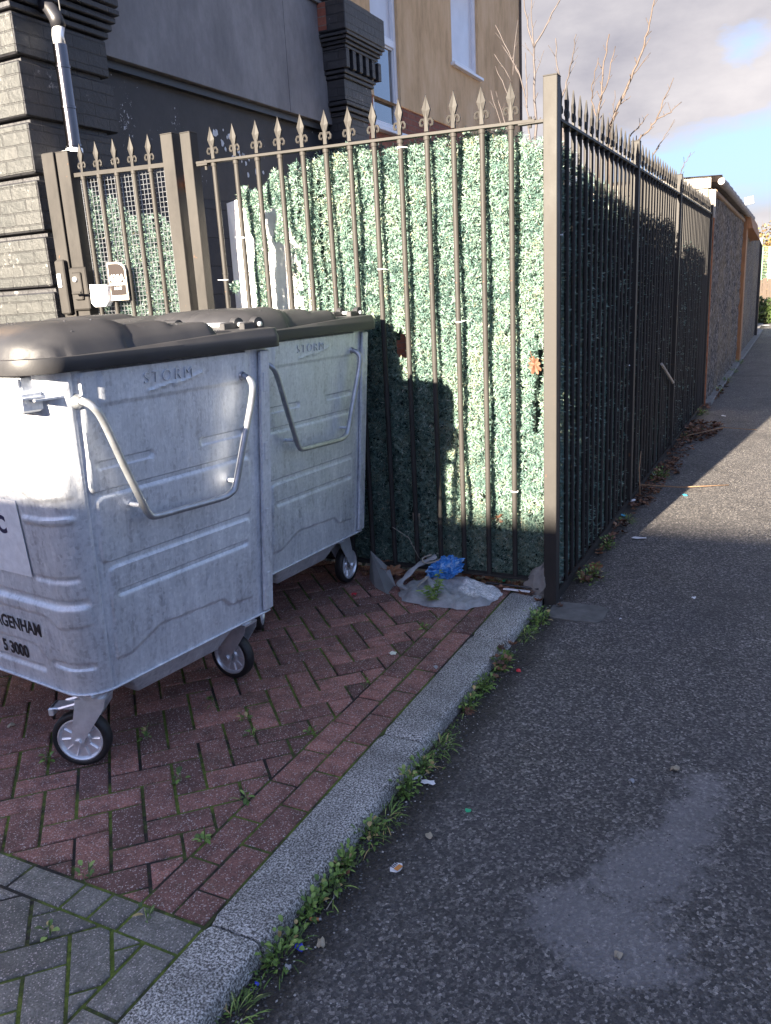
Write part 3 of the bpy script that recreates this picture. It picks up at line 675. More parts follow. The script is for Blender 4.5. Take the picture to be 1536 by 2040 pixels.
# leaning white boards behind the fence
def slab(pts, th, mat, name, label, cat, group=None):
    """pts: outline in world xz at y; thin board with thickness th"""
    mb = MB(); n = len(pts); vs = [Vector(p) for p in pts] + [Vector(p) + Vector((0, th, 0)) for p in pts]
    mb.add(vs, [tuple(range(n)), tuple(range(2 * n - 1, n - 1, -1))] + [(i, n + i, n + (i + 1) % n, (i + 1) % n) for i in range(n)])
    return tag(mb.build(name, mat), label, cat, group)
wb = slab([(-1.955, .24, 0), (-1.60, .24, 0), (-1.60, .27, 2.02), (-1.90, .27, 2.06), (-1.955, .25, 2.045)], .03, 'white_board', 'board', 'white board leaning behind the railing nearest the gate', 'board')
tag(slab([(-1.62, .30, 0), (-1.38, .30, 0), (-1.38, .32, 1.9), (-1.55, .32, 1.96), (-1.62, .32, 1.9)], .03, 'white_board', 'board', 'chipped white panel with a round hole half hidden by the faux hedge', 'board'))
mb = MB(); mb.lathe([(0, 0), (.018, 0), (.018, -.004), (0, -.004)], (-1.575, .30, 1.66), (0, 1, 0), n=16); o = mb.build('hole_plug', 'black_plastic'); o.parent = bpy.data.objects['board.001']

# ------------------------------------------------------------------ wheelie bins (1100 litre)
def sstep(e0, e1, x):
    t = np.clip((x - e0) / (e1 - e0), 0, 1); return t * t * (3 - 2 * t)
def rrect(x, z, x0, x1, z0, z1, r=.015, w=.003):
    cx, cz = (x0 + x1) / 2, (z0 + z1) / 2; qx = np.abs(x - cx) - (x1 - x0) / 2 + r; qz = np.abs(z - cz) - (z1 - z0) / 2 + r
    d = np.minimum(np.maximum(qx, qz), 0) + np.hypot(np.maximum(qx, 0), np.maximum(qz, 0)) - r
    return 1 - sstep(-w, w, d)
H_ = 1.045
def side_disp(y, h):
    a_ = .0075
    p1 = rrect(y, h, -.025, .672, .665, 1.032, .02)
    p2 = rrect(y, h, -.004, .668, .435, .645, .02)
    edge = np.interp(y, [.03, .075, .165, .205, .50, .54, .66], [.098, .095, .135, .152, .137, .100, .092])
    p3 = rrect(y, h, .018, .66, -.2, .412, .02) * sstep(-.004, .004, h - edge)
    d = a_ * np.maximum(np.maximum(p1, p2), p3)
    d += .004 * sstep(.921, .929, h) * p1 * rrect(y, h, .04, .67, .92, 1.1, .01, .01)
    d -= .007 * rrect(y, h, .008, .222, .733, .757, .011)
    d -= .007 * rrect(y, h, .43, .64, .733, .757, .011)
    d -= .007 * rrect(y, h, .042, .64, .311, .331, .009)
    # lightning flash mark
    def seg(ax, az, bx, bz):
        dx, dz = bx - ax, bz - az; t = np.clip(((y - ax) * dx + (h - az) * dz) / (dx * dx + dz * dz), 0, 1)
        return np.hypot(y - ax - t * dx, h - az - t * dz)
    dd = np.minimum(np.minimum(seg(.215, .945, .345, .965), seg(.345, .965, .325, .952)), seg(.325, .952, .45, .98))
    d += .0035 * (1 - sstep(.002, .006, dd))
    # dents of thin sheet
    return d
def front_disp(s, h):
    """s: 0 at the seam beside the side panel, grows round the corner and along the front"""
    d = np.zeros_like(s)
    def groove(s0, s1, z0, z1, amp): return amp * rrect(s, h, s0, s1, z0, z1, (z1 - z0) * .48, .005)
    d -= groove(.05, 1.16, .735, .760, .008)
    z = np.interp(s, [.0, .165, .20, .23], [.665, .660, .676, .681]); d += .005 * sstep(-.004, .004, h - z) * (1 - sstep(.755, .765, h)) * sstep(.03, .06, s) 
    d += groove(.05, .235, .585, .605, .007)
    d += groove(.06, .23, .395, .41, -.006)
    d -= groove(.045, 1.18, .310, .332, .008)
    z = np.interp(s, [0, .15, .20, .24], [.25, .235, .268, .272]); d += .005 * sstep(-.004, .004, h - z) * (1 - sstep(.3, .31, h)) * sstep(.03, .06, s)
    z = np.interp(s, [0, .24, .29, .33], [.10, .105, .15, .155]); d += .004 * sstep(-.004, .004, h - z) * (1 - sstep(.2, .24, h)) * sstep(.22, .25, s)
    d -= groove(.05, .22, .088, .108, .008)
    d -= groove(.27, 1.1, .055, .075, .008)
    return d
def body_mesh():
    side_n = 118; cor_n = 20; fr_n = 150; rows = 172
    def outline(x0, x1, y0, y1, r, r2):
        """start at back right, along the right side to the front, round the corner, across the front, down the left, along the back"""
        P = []; s = []
        ys_ = np.linspace(y1 - r2, y0 + r, side_n)
        for q in ys_: P.append((x1, q, 1, 0))
        for q in np.linspace(0, math.pi / 2, cor_n + 1)[1:]: P.append((x1 - r + r * math.cos(q), y0 + r - r * math.sin(q), math.cos(q), -math.sin(q)))
        for q in np.linspace(x1 - r, x0 + r, fr_n)[1:]: P.append((q, y0, 0, -1))
        for q in np.linspace(0, math.pi / 2, 7)[1:]: P.append((x0 + r - r * math.sin(q), y0 + r - r * math.cos(q), -math.sin(q), -math.cos(q)))
        for q in np.linspace(y0 + r, y1 - r2, 20)[1:]: P.append((x0, q, -1, 0))
        P.append((x0 + r2, y1, 0, 1))
        for q in np.linspace(x0 + r2, x1 - r2, 24)[1:]: P.append((q, y1, 0, 1))
        return np.array(P)
    bo = outline(-1.24, 0, -.10, .775, .10, .02); to = outline(-1.30, .085, -.155, .80, .11, .02)
    n = len(bo); V = np.zeros((rows + 1, n, 3)); idx = np.arange(n)
    dcum = np.concatenate([[0], np.cumsum(np.hypot(*np.diff(bo[:, :2], axis=0).T))])
    s_from_seam = dcum - dcum[side_n - 1]
    for j in range(rows + 1):
        h = H_ * j / rows; t = j / rows
        P = bo * (1 - t) + to * t; nn = P[:, 2:4] / np.linalg.norm(P[:, 2:4], axis=1)[:, None]
        # flat panel coordinate: metres from the seam, shrinking of the taper ignored
        yl = bo[:, 1] * (1 - t) + to[:, 1] * t
        d = np.zeros(n); S = idx < side_n
        d[S] = side_disp(yl[S], np.full(S.sum(), h))
        Fm = (idx >= side_n) & (idx < side_n + cor_n + fr_n + 6)
        d[Fm] = front_disp(s_from_seam[Fm], np.full(Fm.sum(), h))
        # seam weld between corner column and side panel
        d -= .004 * np.exp(-((s_from_seam) / .004) ** 2); d += .0035 * np.exp(-((s_from_seam - .012) / .006) ** 2)
        # flange strip at the back of the side
        d[S] += np.where(yl[S] > .700 + .005 * t, -.006 * (1 - sstep(.700, .706, -yl[S] + 1.41)) , 0)
        d[S] -= .006 * np.exp(-((yl[S] - .702) / .0035) ** 2)
        # gentle oil-canning of sheet steel
        dent = np.array([nz(a_ * 3.2, b_ * 3.2, h * 3.2) for a_, b_ in zip(P[:, 0], P[:, 1])]) if j % 1 == 0 else 0
        d += dent * .0022
        V[j, :, 0] = P[:, 0] + nn[:, 0] * d; V[j, :, 1] = P[:, 1] + nn[:, 1] * d; V[j, :, 2] = .3 + h
    V = V.reshape(-1, 3); i = np.arange(n); j = np.arange(rows)
    I, J = np.meshgrid(i, j); I2 = (I + 1) % n
    F = np.stack([J * n + I, (J + 1) * n + I, (J + 1) * n + I2, J * n + I2], -1).reshape(-1, 4)
    return V, F, bo
def make_bin(label, rz, loc, trails):
    b = thing('wheelie_bin', label, 'bin', loc, rz, 'galvanised wheelie bins on the paving')
    V, F, bo = body_mesh(); body = npmesh('body', V, F, 'galv', None, b, smooth=True); body.data.set_sharp_from_angle(angle=R(40))
    mb = MB(); mb.add([(x, y, .3005) for x, y in bo[::4, :2]], [tuple(range(len(bo[::4])))]); mb.build('floor_plate', 'galv', b)
    # bottom seam lip
    mb = MB(); ring = [(x * 1.0 + nx * .004, y + ny * .004) for x, y, nx, ny in bo[::3]]
    mb.tube([(x, y, .301) for x, y in ring] + [(ring[0][0], ring[0][1], .301)], .0045, n=6); mb.build('bottom_seam', 'galv', b, smooth=True)
    # sump
    mb = MB(); T = [(-.03, .07), (-.03, .62), (-1.2, .62), (-1.2, .07)]; Q = [(-.10, .16), (-.10, .55), (-1.1, .55), (-1.1, .16)]
    vs = [(x, y, .299) for x, y in T] + [(x, y, .185) for x, y in Q]; mb.add(vs, [(0, 4, 5, 1)[::-1], (1, 5, 6, 2)[::-1], (2, 6, 7, 3)[::-1], (3, 7, 4, 0)[::-1], (4, 7, 6, 5)[::-1]])
    o = mb.build('sump', 'galv', b); bv = o.modifiers.new('b', 'BEVEL'); bv.width = .012; bv.segments = 3
    # top rim and lifting comb on the front
    mb = MB(); mb.box((-1.22, -.175, 1.262), (.03, -.13, 1.335), bev=.008); mb.box((-1.22, -.183, 1.300), (.03, -.172, 1.328), bev=.004); mb.build('lifting_rail', 'galv', b, smooth=True, auto=30)
    mb = MB(); mb.box((-.045, -.192, 1.232), (.05, -.125, 1.29), bev=.006); mb.box((-.03, -.196, 1.27), (.065, -.13, 1.275)); mb.build('rail_bracket', 'galv', b, smooth=True, auto=30)
    mb = MB(); mb.box((.0, -.165, 1.262), (.074, -.06, 1.268)); mb.build('rail_bracket', 'galv', b)
    # back flange strip
    mb = MB(); mtx = frame((.004, .738, .3), (1, 0, 0), (0, 1, 0), Vector((.081, .018, 1)).normalized())
    mb.box((-.006, -.019, .01), (.008, .03, 1.03), bev=.004, mtx=mtx)
    for zz in (.1, .36, .62, .88): mb.box((.007, -.006, zz), (.0105, .016, zz + .07), bev=.003, mtx=mtx)
    mb.build('corner_strip', 'galv', b, smooth=True, auto=30)
    # handle with stubs
    xo = lambda h, off: .0813 * h / 1.0 + off
    pts = [(-.034, .947, .0), (-.032, .945, .035), (-.022, .928, .058), (.003, .884, .062), (.060, .745, .062), (.122, .605, .062), (.140, .570, .062), (.170, .553, .062), (.3, .548, .062), (.45, .543, .062), (.505, .550, .062), (.535, .578, .062),
           (.58, .715, .062), (.628, .860, .062), (.640, .915, .058), (.640, .940, .035), (.638, .947, .0)]
    P = [Vector((xo(h, off), y, .3 + h)) for y, h, off in pts]; S = []
    for i in range(len(P) - 1):
        p0, p1, p2, p3 = P[max(i - 1, 0)], P[i], P[i + 1], P[min(i + 2, len(P) - 1)]
        for k in range(4):
            t = k / 4; S.append(.5 * (2 * p1 + (p2 - p0) * t + (2 * p0 - 5 * p1 + 4 * p2 - p3) * t * t + (3 * p1 - p0 - 3 * p2 + p3) * t ** 3))
    S.append(P[-1]); mb = MB(); mb.tube(S, .0118, n=12)
    for q in (P[0], P[-1]): mb.lathe([(.013, .02), (.019, .008), (.024, .0)], q, (1, 0, 0), n=14)
    mb.build('handle', 'tube_zinc', b, smooth=True)
    for y, h in ((.118, .600), (.55, .585)):
        mb = MB(); mb.tube([(xo(h, 0), y, .3 + h), (xo(h, .052), y, .3 + h)], .0075, n=10); mb.build('stop_pin', 'zinc', b, smooth=True, auto=40)
    # maker's mark pressed in the panel
    mt = frame(Vector((xo(.985, .0128), .20, .3 + .985)), (0, 1, 0), Vector((.0813, .05, 1)).normalized(), (1, 0, -.0813))
    text_mesh('embossed_word', 'STORM', .052, 'galv', b, mt, extrude=.0030, offset=-.0008, spacing=1.35, align='LEFT')
    mt = frame(Vector((-.06, -.10 - .0526 * .858 - .0035, .3 + .858)), (1, 0, 0), (0, -.05, 1), (0, -1, -.05))
    text_mesh('embossed_word', '1100L', .052, 'galv', b, mt, extrude=.0030, offset=-.0008, spacing=1.25, align='RIGHT')
    # lid
    lid_n = (210, 150); X0, X1, Y0, Y1 = -1.335, .118, -.195, .835; V = []; 
    gx = np.linspace(X0, X1, lid_n[0]); gy = np.linspace(Y0, Y1, lid_n[1]); GX, GY = np.meshgrid(gx, gy)
    ex = X1 - GX; ey = GY - Y0
    def hump(x0, x1, y0, y1, r, h, soft):
        cx, cy = (x0 + x1) / 2, (y0 + y1) / 2; qx = np.abs(GX - cx) - (x1 - x0) / 2 + r; qy = np.abs(GY - cy) - (y1 - y0) / 2 + r
        d = np.minimum(np.maximum(qx, qy), 0) + np.hypot(np.maximum(qx, 0), np.maximum(qy, 0)) - r
        t = np.clip(-d / soft, 0, 1); return h * np.sqrt(np.clip(1 - (1 - t) ** 2, 0, 1))
    base = .006 + .026 * sstep(-.1, .8, GY)
    low = np.maximum(hump(-1.30, .095, -.15, .56, .07, .044, .05), hump(-1.26, .09, -.14, .43, .1, .066, .09))
    end1 = hump(-.50, .10, -.178, .27, .15, .092, .13); end2 = hump(-1.31, -.80, -.178, .27, .15, .092, .13); mid = hump(-1.2, 0, -.14, .27, .12, .070, .13)
    Z = base + np.maximum.reduce([low, end1, end2, mid])
    for xr in (-.17, -.195, -.30): Z -= .0025 * np.exp(-((GX - xr) / .005) ** 2) * (end1 > .02)
    dl = np.abs(np.abs(GY - .36) - .07); Z -= .0016 * np.exp(-((GY - .43) / .006) ** 2) * sstep(-.35, -.3, GX) * sstep(.0, .02, X1 - .06 - GX)
    Z -= .0016 * np.exp(-((GY - .245) / .006) ** 2) * sstep(-.35, -.3, GX) * sstep(0, .02, X1 - .06 - GX)
    # soften to the rim
    CR = .11
    for sx in (0, 1):
        for sy in (0, 1):
            ax_ = (X1 - GX) if sx else (GX - X0); ay_ = (GY - Y0) if sy else (Y1 - GY); cr_ = CR if sy else .04
            u_ = np.clip(1 - ax_ / cr_, 0, 1); w_ = np.clip(1 - ay_ / cr_, 0, 1); un = u_ * np.sqrt(1 - w_ ** 2 / 2); wn = w_ * np.sqrt(1 - u_ ** 2 / 2); mk = (u_ > 0) & (w_ > 0)
            nxp = (X1 - cr_ + un * cr_) if sx else (X0 + cr_ - un * cr_); nyp = (Y0 + cr_ - wn * cr_) if sy else (Y1 - cr_ + wn * cr_)
            OX = np.where(mk, nxp, GX) if (sx, sy) == (0, 0) else np.where(mk, nxp, OX); OY = np.where(mk, nyp, GY) if (sx, sy) == (0, 0) else np.where(mk, nyp, OY)
    edge = np.minimum(np.minimum(GX - X0, X1 - GX), np.minimum(GY - Y0, Y1 - GY)); Z = Z * sstep(-.004, .010, edge) + .006 * (1 - sstep(-.004, .010, edge))
    V = np.stack([OX, OY, Z + 1.372], -1).reshape(-1, 3); nx, ny = lid_n; I, J = np.meshgrid(np.arange(nx - 1), np.arange(ny - 1))
    F = np.stack([J * nx + I, J * nx + I + 1, (J + 1) * nx + I + 1, (J + 1) * nx + I], -1).reshape(-1, 4)
    # skirt
    per = [(i) for i in range(nx)] + [j * nx + nx - 1 for j in range(1, ny)] + [(ny - 1) * nx + i for i in range(nx - 2, -1, -1)] + [j * nx for j in range(ny - 2, 0, -1)]
    Vp = V[per]; cx, cy = (X0 + X1) / 2, (Y0 + Y1) / 2; rings = []
    tg = np.roll(Vp, -1, 0) - np.roll(Vp, 1, 0); NO = np.stack([tg[:, 1], -tg[:, 0]], 1); NO /= np.linalg.norm(NO, axis=1)[:, None]
    for dxy, zz in ((.004, -.006), (.005, -.012), (.005, -.044), (.002, -.048), (-.010, -.048), (-.012, -.02)):
        q = Vp.copy(); q[:, :2] += NO * dxy; q[:, 2] = 1.383 + zz; rings.append(q)
    allV = np.concatenate([V] + rings); o0 = len(V); L = len(per); prev = np.array(per); Fs = [F]
    for k in range(len(rings)):
        cur = o0 + k * L + np.arange(L); Fs.append(np.stack([prev, cur, np.roll(cur, -1), np.roll(prev, -1)], -1)); prev = cur
    lid = npmesh('lid', allV, np.concatenate(Fs), 'lid', None, b, smooth=True); lid.data.set_sharp_from_angle(angle=R(38))
    mb = MB()
    for k in range(70):
        qx, qy = random.uniform(X0 + .1, X1 - .05), random.uniform(Y0 + .05, Y1 - .1); i_ = int((qx - X0) / (X1 - X0) * (nx - 1)); j_ = int((qy - Y0) / (Y1 - Y0) * (ny - 1)); c_ = V[j_ * nx + i_]; rr = random.uniform(.0018, .0042)
        mb.lathe([(rr, -.0005), (rr * .8, rr * .35), (rr * .35, rr * .6), (0, rr * .65)], c_, (0, 0, 1), n=8)
    mb.build('water_drops', 'water', lid, smooth=True)
    for lx in (.03, -.07, -.42, -.62, -1.0, -1.2):
        mb = MB(); w = .026 if lx > -.1 else .075
        mb.lathe([(.0, -w / 2), (.028, -w / 2), (.030, -w / 2 + .003), (.030, w / 2 - .003), (.028, w / 2), (0, w / 2)], (lx, .80, 1.415), (1, 0, 0), n=18)
        mb.box((lx - w / 2, .72, 1.395), (lx + w / 2, .80, 1.428), bev=.004); mb.build('hinge_lug', 'lid', lid, smooth=True, auto=40)
    mb = MB(); mb.tube([(.052, .80, 1.418), (-1.24, .80, 1.418)], .009, n=10); mb.build('hinge_rod', 'zinc', lid, smooth=True)
    # castors
    for (mx, my), (tx, ty), brake in zip(((-.10, -.015), (-.10, .69), (-1.14, -.015), (-1.14, .69)), trails, (1, 0, 1, 0)):
        cs = thing('castor', None, None, (mx, my, 0), math.atan2(ty, tx)); cs.parent = b; cs.name = 'castor'
        off = math.hypot(tx, ty)      # local: +x is the trailing direction
        mb = MB(); mb.lathe([(0, .282), (.062, .282), (.062, .276), (.045, .270), (.045, .256), (0, .256)], (0, 0, 0), (0, 0, 1), n=24)
        for sy in (-1, 1):
            poly = [(-.052, .258), (.050, .258), (.055, .235), (off + .022, .115), (off + .016, .086), (off - .016, .086), (off - .026, .112), (-.045, .225)]
            mb.prism(poly, -.0018, .0018, mtx=frame((0, sy * .036, 0), (1, 0, 0), (0, 0, 1), (0, -1, 0)))
        mb.box((-.052, -.0375, .250), (.050, .0375, .257)); mb.build('fork', 'zinc', cs, smooth=True, auto=35)
        mb = MB(); z_ = rz
        rot = Matrix.Rotation(-math.atan2(ty, tx), 4, 'Z'); mb.box((-.075, -.055, .283), (.075, .055, .289), bev=.002, mtx=rot)
        for bx in (-.058, .058):
            for by in (-.038, .038): mb.lathe([(0, .276), (.009, .276), (.009, .284), (0, .284)], rot @ Vector((bx, by, 0)), (0, 0, 1), n=6)
        mb.build('mounting_plate', 'zinc', cs)
        mb = MB(); mb.box((-.082, -.062, .2895), (.082, .062, .304), bev=.003, mtx=rot); mb.build('corner_bracket', 'galv', cs)
        mb = MB(); tyre = [(.078, -.020), (.088, -.022), (.096, -.020), (.100, -.012), (.1005, 0), (.100, .012), (.096, .020), (.088, .022), (.078, .020)]
        mb.lathe(tyre, (off, 0, .1), (0, 1, 0), n=44, closed=True); mb.build('tyre', 'rubber', cs, smooth=True)
        mb = MB(); mb.lathe([(.0785, -.021), (.074, -.0225), (.070, -.019), (.067, -.011), (.034, -.008), (.028, -.015), (.020, -.016), (.020, .016), (.028, .015), (.034, .008), (.067, .011), (.070, .019), (.074, .0225), (.0785, .021)], (off, 0, .1), (0, 1, 0), n=36)
        for k in range(10):
            an = 2 * math.pi * k / 10
            for sy in (-1, 1):
                c_, s_ = math.cos(an), math.sin(an); mb.tube([(off + c_ * .034, sy * .010, .1 + s_ * .034), (off + c_ * .066, sy * .0125, .1 + s_ * .066)], .0038, n=6)
        mb.build('rim', 'zinc', cs, smooth=True, auto=35)
        mb = MB(); mb.tube([(off, -.046, .1), (off, .046, .1)], .007, n=10)
        for sy in (-1, 1): mb.lathe([(0, 0), (.013, 0), (.013, .008), (0, .008)], (off, sy * .038 - (.008 if sy < 0 else 0), .1), (0, 1, 0), n=6)
        mb.build('axle', 'zinc', cs)
        if brake:
            mb = MB(); mb.box((off + .0, -.03, .218), (off + .085, .03, .226), bev=.003); mb.box((off + .07, -.032, .196), (off + .088, .032, .226), bev=.004)
            mb.tube([(.03, -.03, .245), (off + .05, -.03, .224)], .006, n=6); mb.tube([(.03, .03, .245), (off + .05, .03, .224)], .006, n=6); mb.build('brake_pedal', 'zinc', cs, smooth=True, auto=35)
    return b
def wheel_trails(orig, rz, contacts, mounts):
    out = []
    for c, m_ in zip(contacts, mounts):
        if c is None: out.append((.045, .02)); continue
        v = Vector((c[0] - orig[0], c[1] - orig[1])); ca, sa = math.cos(-rz), math.sin(-rz); l = Vector((v.x * ca - v.y * sa, v.x * sa + v.y * ca)) - Vector(m_)
        if l.length > .062: l = l.normalized() * .062
        if l.length < .04: l = l.normalized() * .04
        out.append((l.x, l.y))
    return out
mounts = ((-.10, -.015), (-.10, .69), (-1.14, -.015), (-1.14, .69))
r1 = -R(7.5); r2 = -R(4.7); L1 = (-.9067, -2.030, 0); L2 = (-1.043, -.9206, 0)
b1 = make_bin('nearer galvanised steel wheelie bin with black domed lid and white sticker', r1, L1, wheel_trails(L1, r1, [(-1.094, -2.07), (-1.02, -1.328), None, None], mounts))
b2 = make_bin('farther galvanised steel wheelie bin between the first bin and the railing', r2, L2, wheel_trails(L2, r2, [(-1.19, -.84), (-1.087, -.138), None, None], mounts))
# sticker and lettering on the nearer bin only
def on_front(x, h, off=.0012):
    return Vector((x, -.10 - .0526 * h - off, .3 + h))
nf = Vector((0, -1, -.0526)).normalized(); uf = Vector((0, -.0526, 1)).normalized()
mb = MB(); mb.prism([(-.55, .402), (-.152, .402), (-.152, .652), (-.55, .652)], 0, .0012, mtx=frame((0, -.106, .3), (1, 0, 0), uf, nf)); mb.build('sticker', 'white_paper', b1)
def ftext(s_, xr, hc, size, mat, off=.0035, o_=.001, w=.9):
    return text_mesh('lettering', s_, size, mat, b1, frame(on_front(xr, hc, off), (1, 0, 0), uf, nf), extrude=.0004, offset=o_, align='RIGHT', width=w)
ftext('C', -.232, .563, .078, 'letter_navy', .0076, .003)
ftext('DAGENHAM', -.176, .208, .062, 'letter_black', .0052, .0018, .86)
ftext('5 3000', -.284, .108, .062, 'letter_black', .0030, .0018, .86)

# ------------------------------------------------------------------ buildings
# black painted brick pier (shopfront pilaster)
pr = thing('brick_pier', 'black painted brick pier with deep horizontal grooves beside the gate', 'pier')
XR = -3.12; YF = -.03
mb = MB(); bands = [(-.2, .30), (.335, .63), (.665, .96), (.995, 1.29), (1.325, 1.62), (1.655, 1.945), (1.98, 2.268), (2.305, 2.585), (2.62, 2.915)]
mb.box((-4.9, YF + .05, -.2), (XR - .03, .64, 3.3), 'black_painted_brick')
for i, (z0, z1) in enumerate(bands):
    yb = .675 if i % 2 else .72
    mb.box((-4.9, YF, z0), (XR, yb, z1), 'black_painted_brick', bev=.008)
mb.box((-4.9, YF, 2.95), (XR, .70, 3.17), 'black_painted_brick', bev=.008)
for k, z0 in enumerate((3.18, 3.225, 3.27, 3.315)): mb.box((-4.9, YF - .015 - .02 * k, z0), (XR + .015 + .02 * k, .72 + .02 * k, z0 + .036), 'black_painted_brick', bev=.006)
mb.box((-4.9, YF - .06, 3.37), (XR + .06, .80, 8.0), 'black_painted_brick', bev=.01)
mb.build('brickwork', 'black_painted_brick', pr)
# thin brick skin over its front face, a slightly more neutral grey
mb = MB()
for i, (z0, z1) in enumerate(bands + [(2.95, 3.17)]): mb.box((-4.88, YF - .003, z0 + .008), (XR - .006, YF + .004, z1 - .008), bev=.002)
mb.build('front_skin', 'grey_painted_brick', pr)
# flue pipe
fl = thing('flue_pipe', 'shiny stainless steel flue pipe rising beside the brick pier', 'pipe')
PF = sv(155, 345, 0, -3.0); fx, fy = -3.0, PF.y
p_top = sv(143, 97, 0, -3.0); 
mb = MB(); mb.tube([(fx, fy, -.05), (fx, fy, 1.2), (fx, fy, p_top.z)], .042, n=22)
for zz in (p_top.z - .12, p_top.z - .34, sv(165, 293, 0, -3.0).z): mb.lathe([(.042, -.008), (.046, -.006), (.046, .006), (.042, .008)], (fx, fy, zz), (0, 0, 1), n=22)
mb.build('pipe', 'steel', fl, smooth=True, auto=40)
mb = MB(); zz = sv(165, 293, 0, -3.0).z - .03; mb.lathe([(.047, -.012), (.050, -.012), (.050, .012), (.047, .012)], (fx, fy, zz), (0, 0, 1), n=22, closed=True); mb.box((fx - .1, fy - .012, zz - .01), (fx - .048, fy + .012, zz + .01)); mb.build('bracket', 'zinc', fl)
mb = MB(); zt = p_top.z; mb.tube([(fx, fy, zt), (fx - .005, fy, zt + .05), (fx + .01, fy, zt + .10)], [.036, .034, .036], n=14); mb.build('foil_joint', 'zinc', fl, smooth=True)
mb = MB(); mb.tube([(fx + .012, fy, zt + .09), (fx - .0, fy + .0, zt + .14), (fx - .03, fy, zt + .19), (fx - .07, fy, zt + .22), (fx - .12, fy, zt + .225)], .042, n=14); mb.build('elbow', 'black_plastic', fl, smooth=True)
mb = MB(); mb.tube([(fx + .02, fy + .02, zt + .13), (fx + .01, fy + .03, zt + .5), (fx + .0, fy + .03, zt + 1.2)], .005, n=6); tag(mb.build('cable', 'black_plastic'), 'thin black cable running up the brick pier above the flue', 'cable')

# shop wall with fascia board
sw = thing('shop_side_wall', 'dark shop wall with plaster over painted blocks and a long purple grey fascia board', 'wall')
mb = MB(); mb.box((-3.9, .60, 2.32), (-3.36, 4.3, 4.1)); mb.build('plaster', 'plaster', sw)
mb = MB(); mb.box((-3.9, .60, -.2), (-3.352, 4.3, 2.316)); mb.build('blockwork', 'black_block', sw)
mb = MB(); mb.box((-3.36, .80, 3.135), (-3.25, 3.10, 4.16), bev=.003); mb.box((-3.36, 3.104, 3.135), (-3.249, 3.86, 4.16), bev=.003); mb.build('fascia_board', 'board', sw)
mb = MB(); mb.box((-3.4, .80, 4.161), (-3.22, 3.86, 4.185)); mb.build('coping', 'concrete', sw)
mb = MB(); mb.box((-3.36, .80, 3.08), (-3.30, 3.86, 3.131)); mb.build('batten', 'black_plastic', sw)
mb = MB(); mb.tube([(-3.345, 2.45, 2.28), (-3.33, 2.45, 2.28), (-3.33, 2.46, .4)], .02, n=8); mb.build('conduit', 'black_plastic', sw)
mb = MB(); mb.box((-3.352, 1.50, 2.02), (-3.29, 1.68, 2.11), bev=.004); mb.box((-3.352, 1.50, 2.115), (-3.27, 1.68, 2.135)); mb.build('vent_cowl', 'pale_render', sw)
# peeled plaster flakes
mb = MB()
for k in range(26):
    cy = random.gauss(2.35, .22); cz = 2.78 - (cy - 2.2) * .35 + random.gauss(0, .07); r_ = random.uniform(.008, .035)
    pts = [(cy + r_ * random.uniform(.5, 1) * math.cos(t), cz + 1.4 * r_ * random.uniform(.5, 1) * math.sin(t)) for t in [q * 2 * math.pi / 9 for q in range(9)]]
    mb.prism(pts, 0, .0012, mtx=frame((-3.3595, 0, 0), (0, 1, 0), (0, 0, 1), (1, 0, 0)))
mb.build('bare_plaster_patch', 'white_paper', sw)
# corbelled pilaster
pl = thing('corbelled_pilaster', 'black painted brick pilaster with dentils and corbelled cap at the end of the board', 'pilaster')
y0p = sv(690, 130, 0, -3.0).y - .02; y1p = 4.5
mb = MB(); xb = -3.45
mb.box((xb, y0p + .12, -.2), (-3.10, y1p - .15, 3.20))
for k in range(3): mb.box((xb, y0p + .10 - .02 * k, 3.20 + .045 * k), (-3.08 + .02 * k, y1p - .13 + .02 * k, 3.235 + .045 * k), bev=.004)
mb.box((xb, y0p + .07, 3.335), (-3.06, y1p - .12, 3.52), bev=.004)
for k in range(2): mb.box((xb, y0p + .05 - .02 * k, 3.52 + .04 * k), (-3.04 + .015 * k, y1p - .1 + .02 * k, 3.552 + .04 * k), bev=.004)
mb.box((xb, y0p + .08, 3.60), (-3.05, y1p - .1, 3.77))
k = 0; yy_ = y0p + .02
while yy_ < y1p - .05: mb.box((xb if k == 0 else -3.06, yy_, 3.60), (-2.995, yy_ + .065, 3.765), bev=.004); yy_ += .135; k += 1
for k in range(4): mb.box((xb, y0p + .02 - .018 * k, 3.77 + .033 * k), (-3.0 + .018 * k, y1p - .06 + .02 * k, 3.796 + .033 * k), bev=.003)
mb.box((xb, y0p - .03, 3.905), (-2.96, y1p + .04, 4.17), bev=.012)
mb.box((xb, y0p + .03, 4.17), (-3.03, y1p - .05, 4.235), bev=.03)
mb.build('brickwork', 'black_painted_brick', pl)
mb = MB(); mb.box((-3.46, y0p - .034, 3.93), (-3.16, y0p - .028, 4.16)); mb.build('bare_red_brick', 'red_brick', pl)

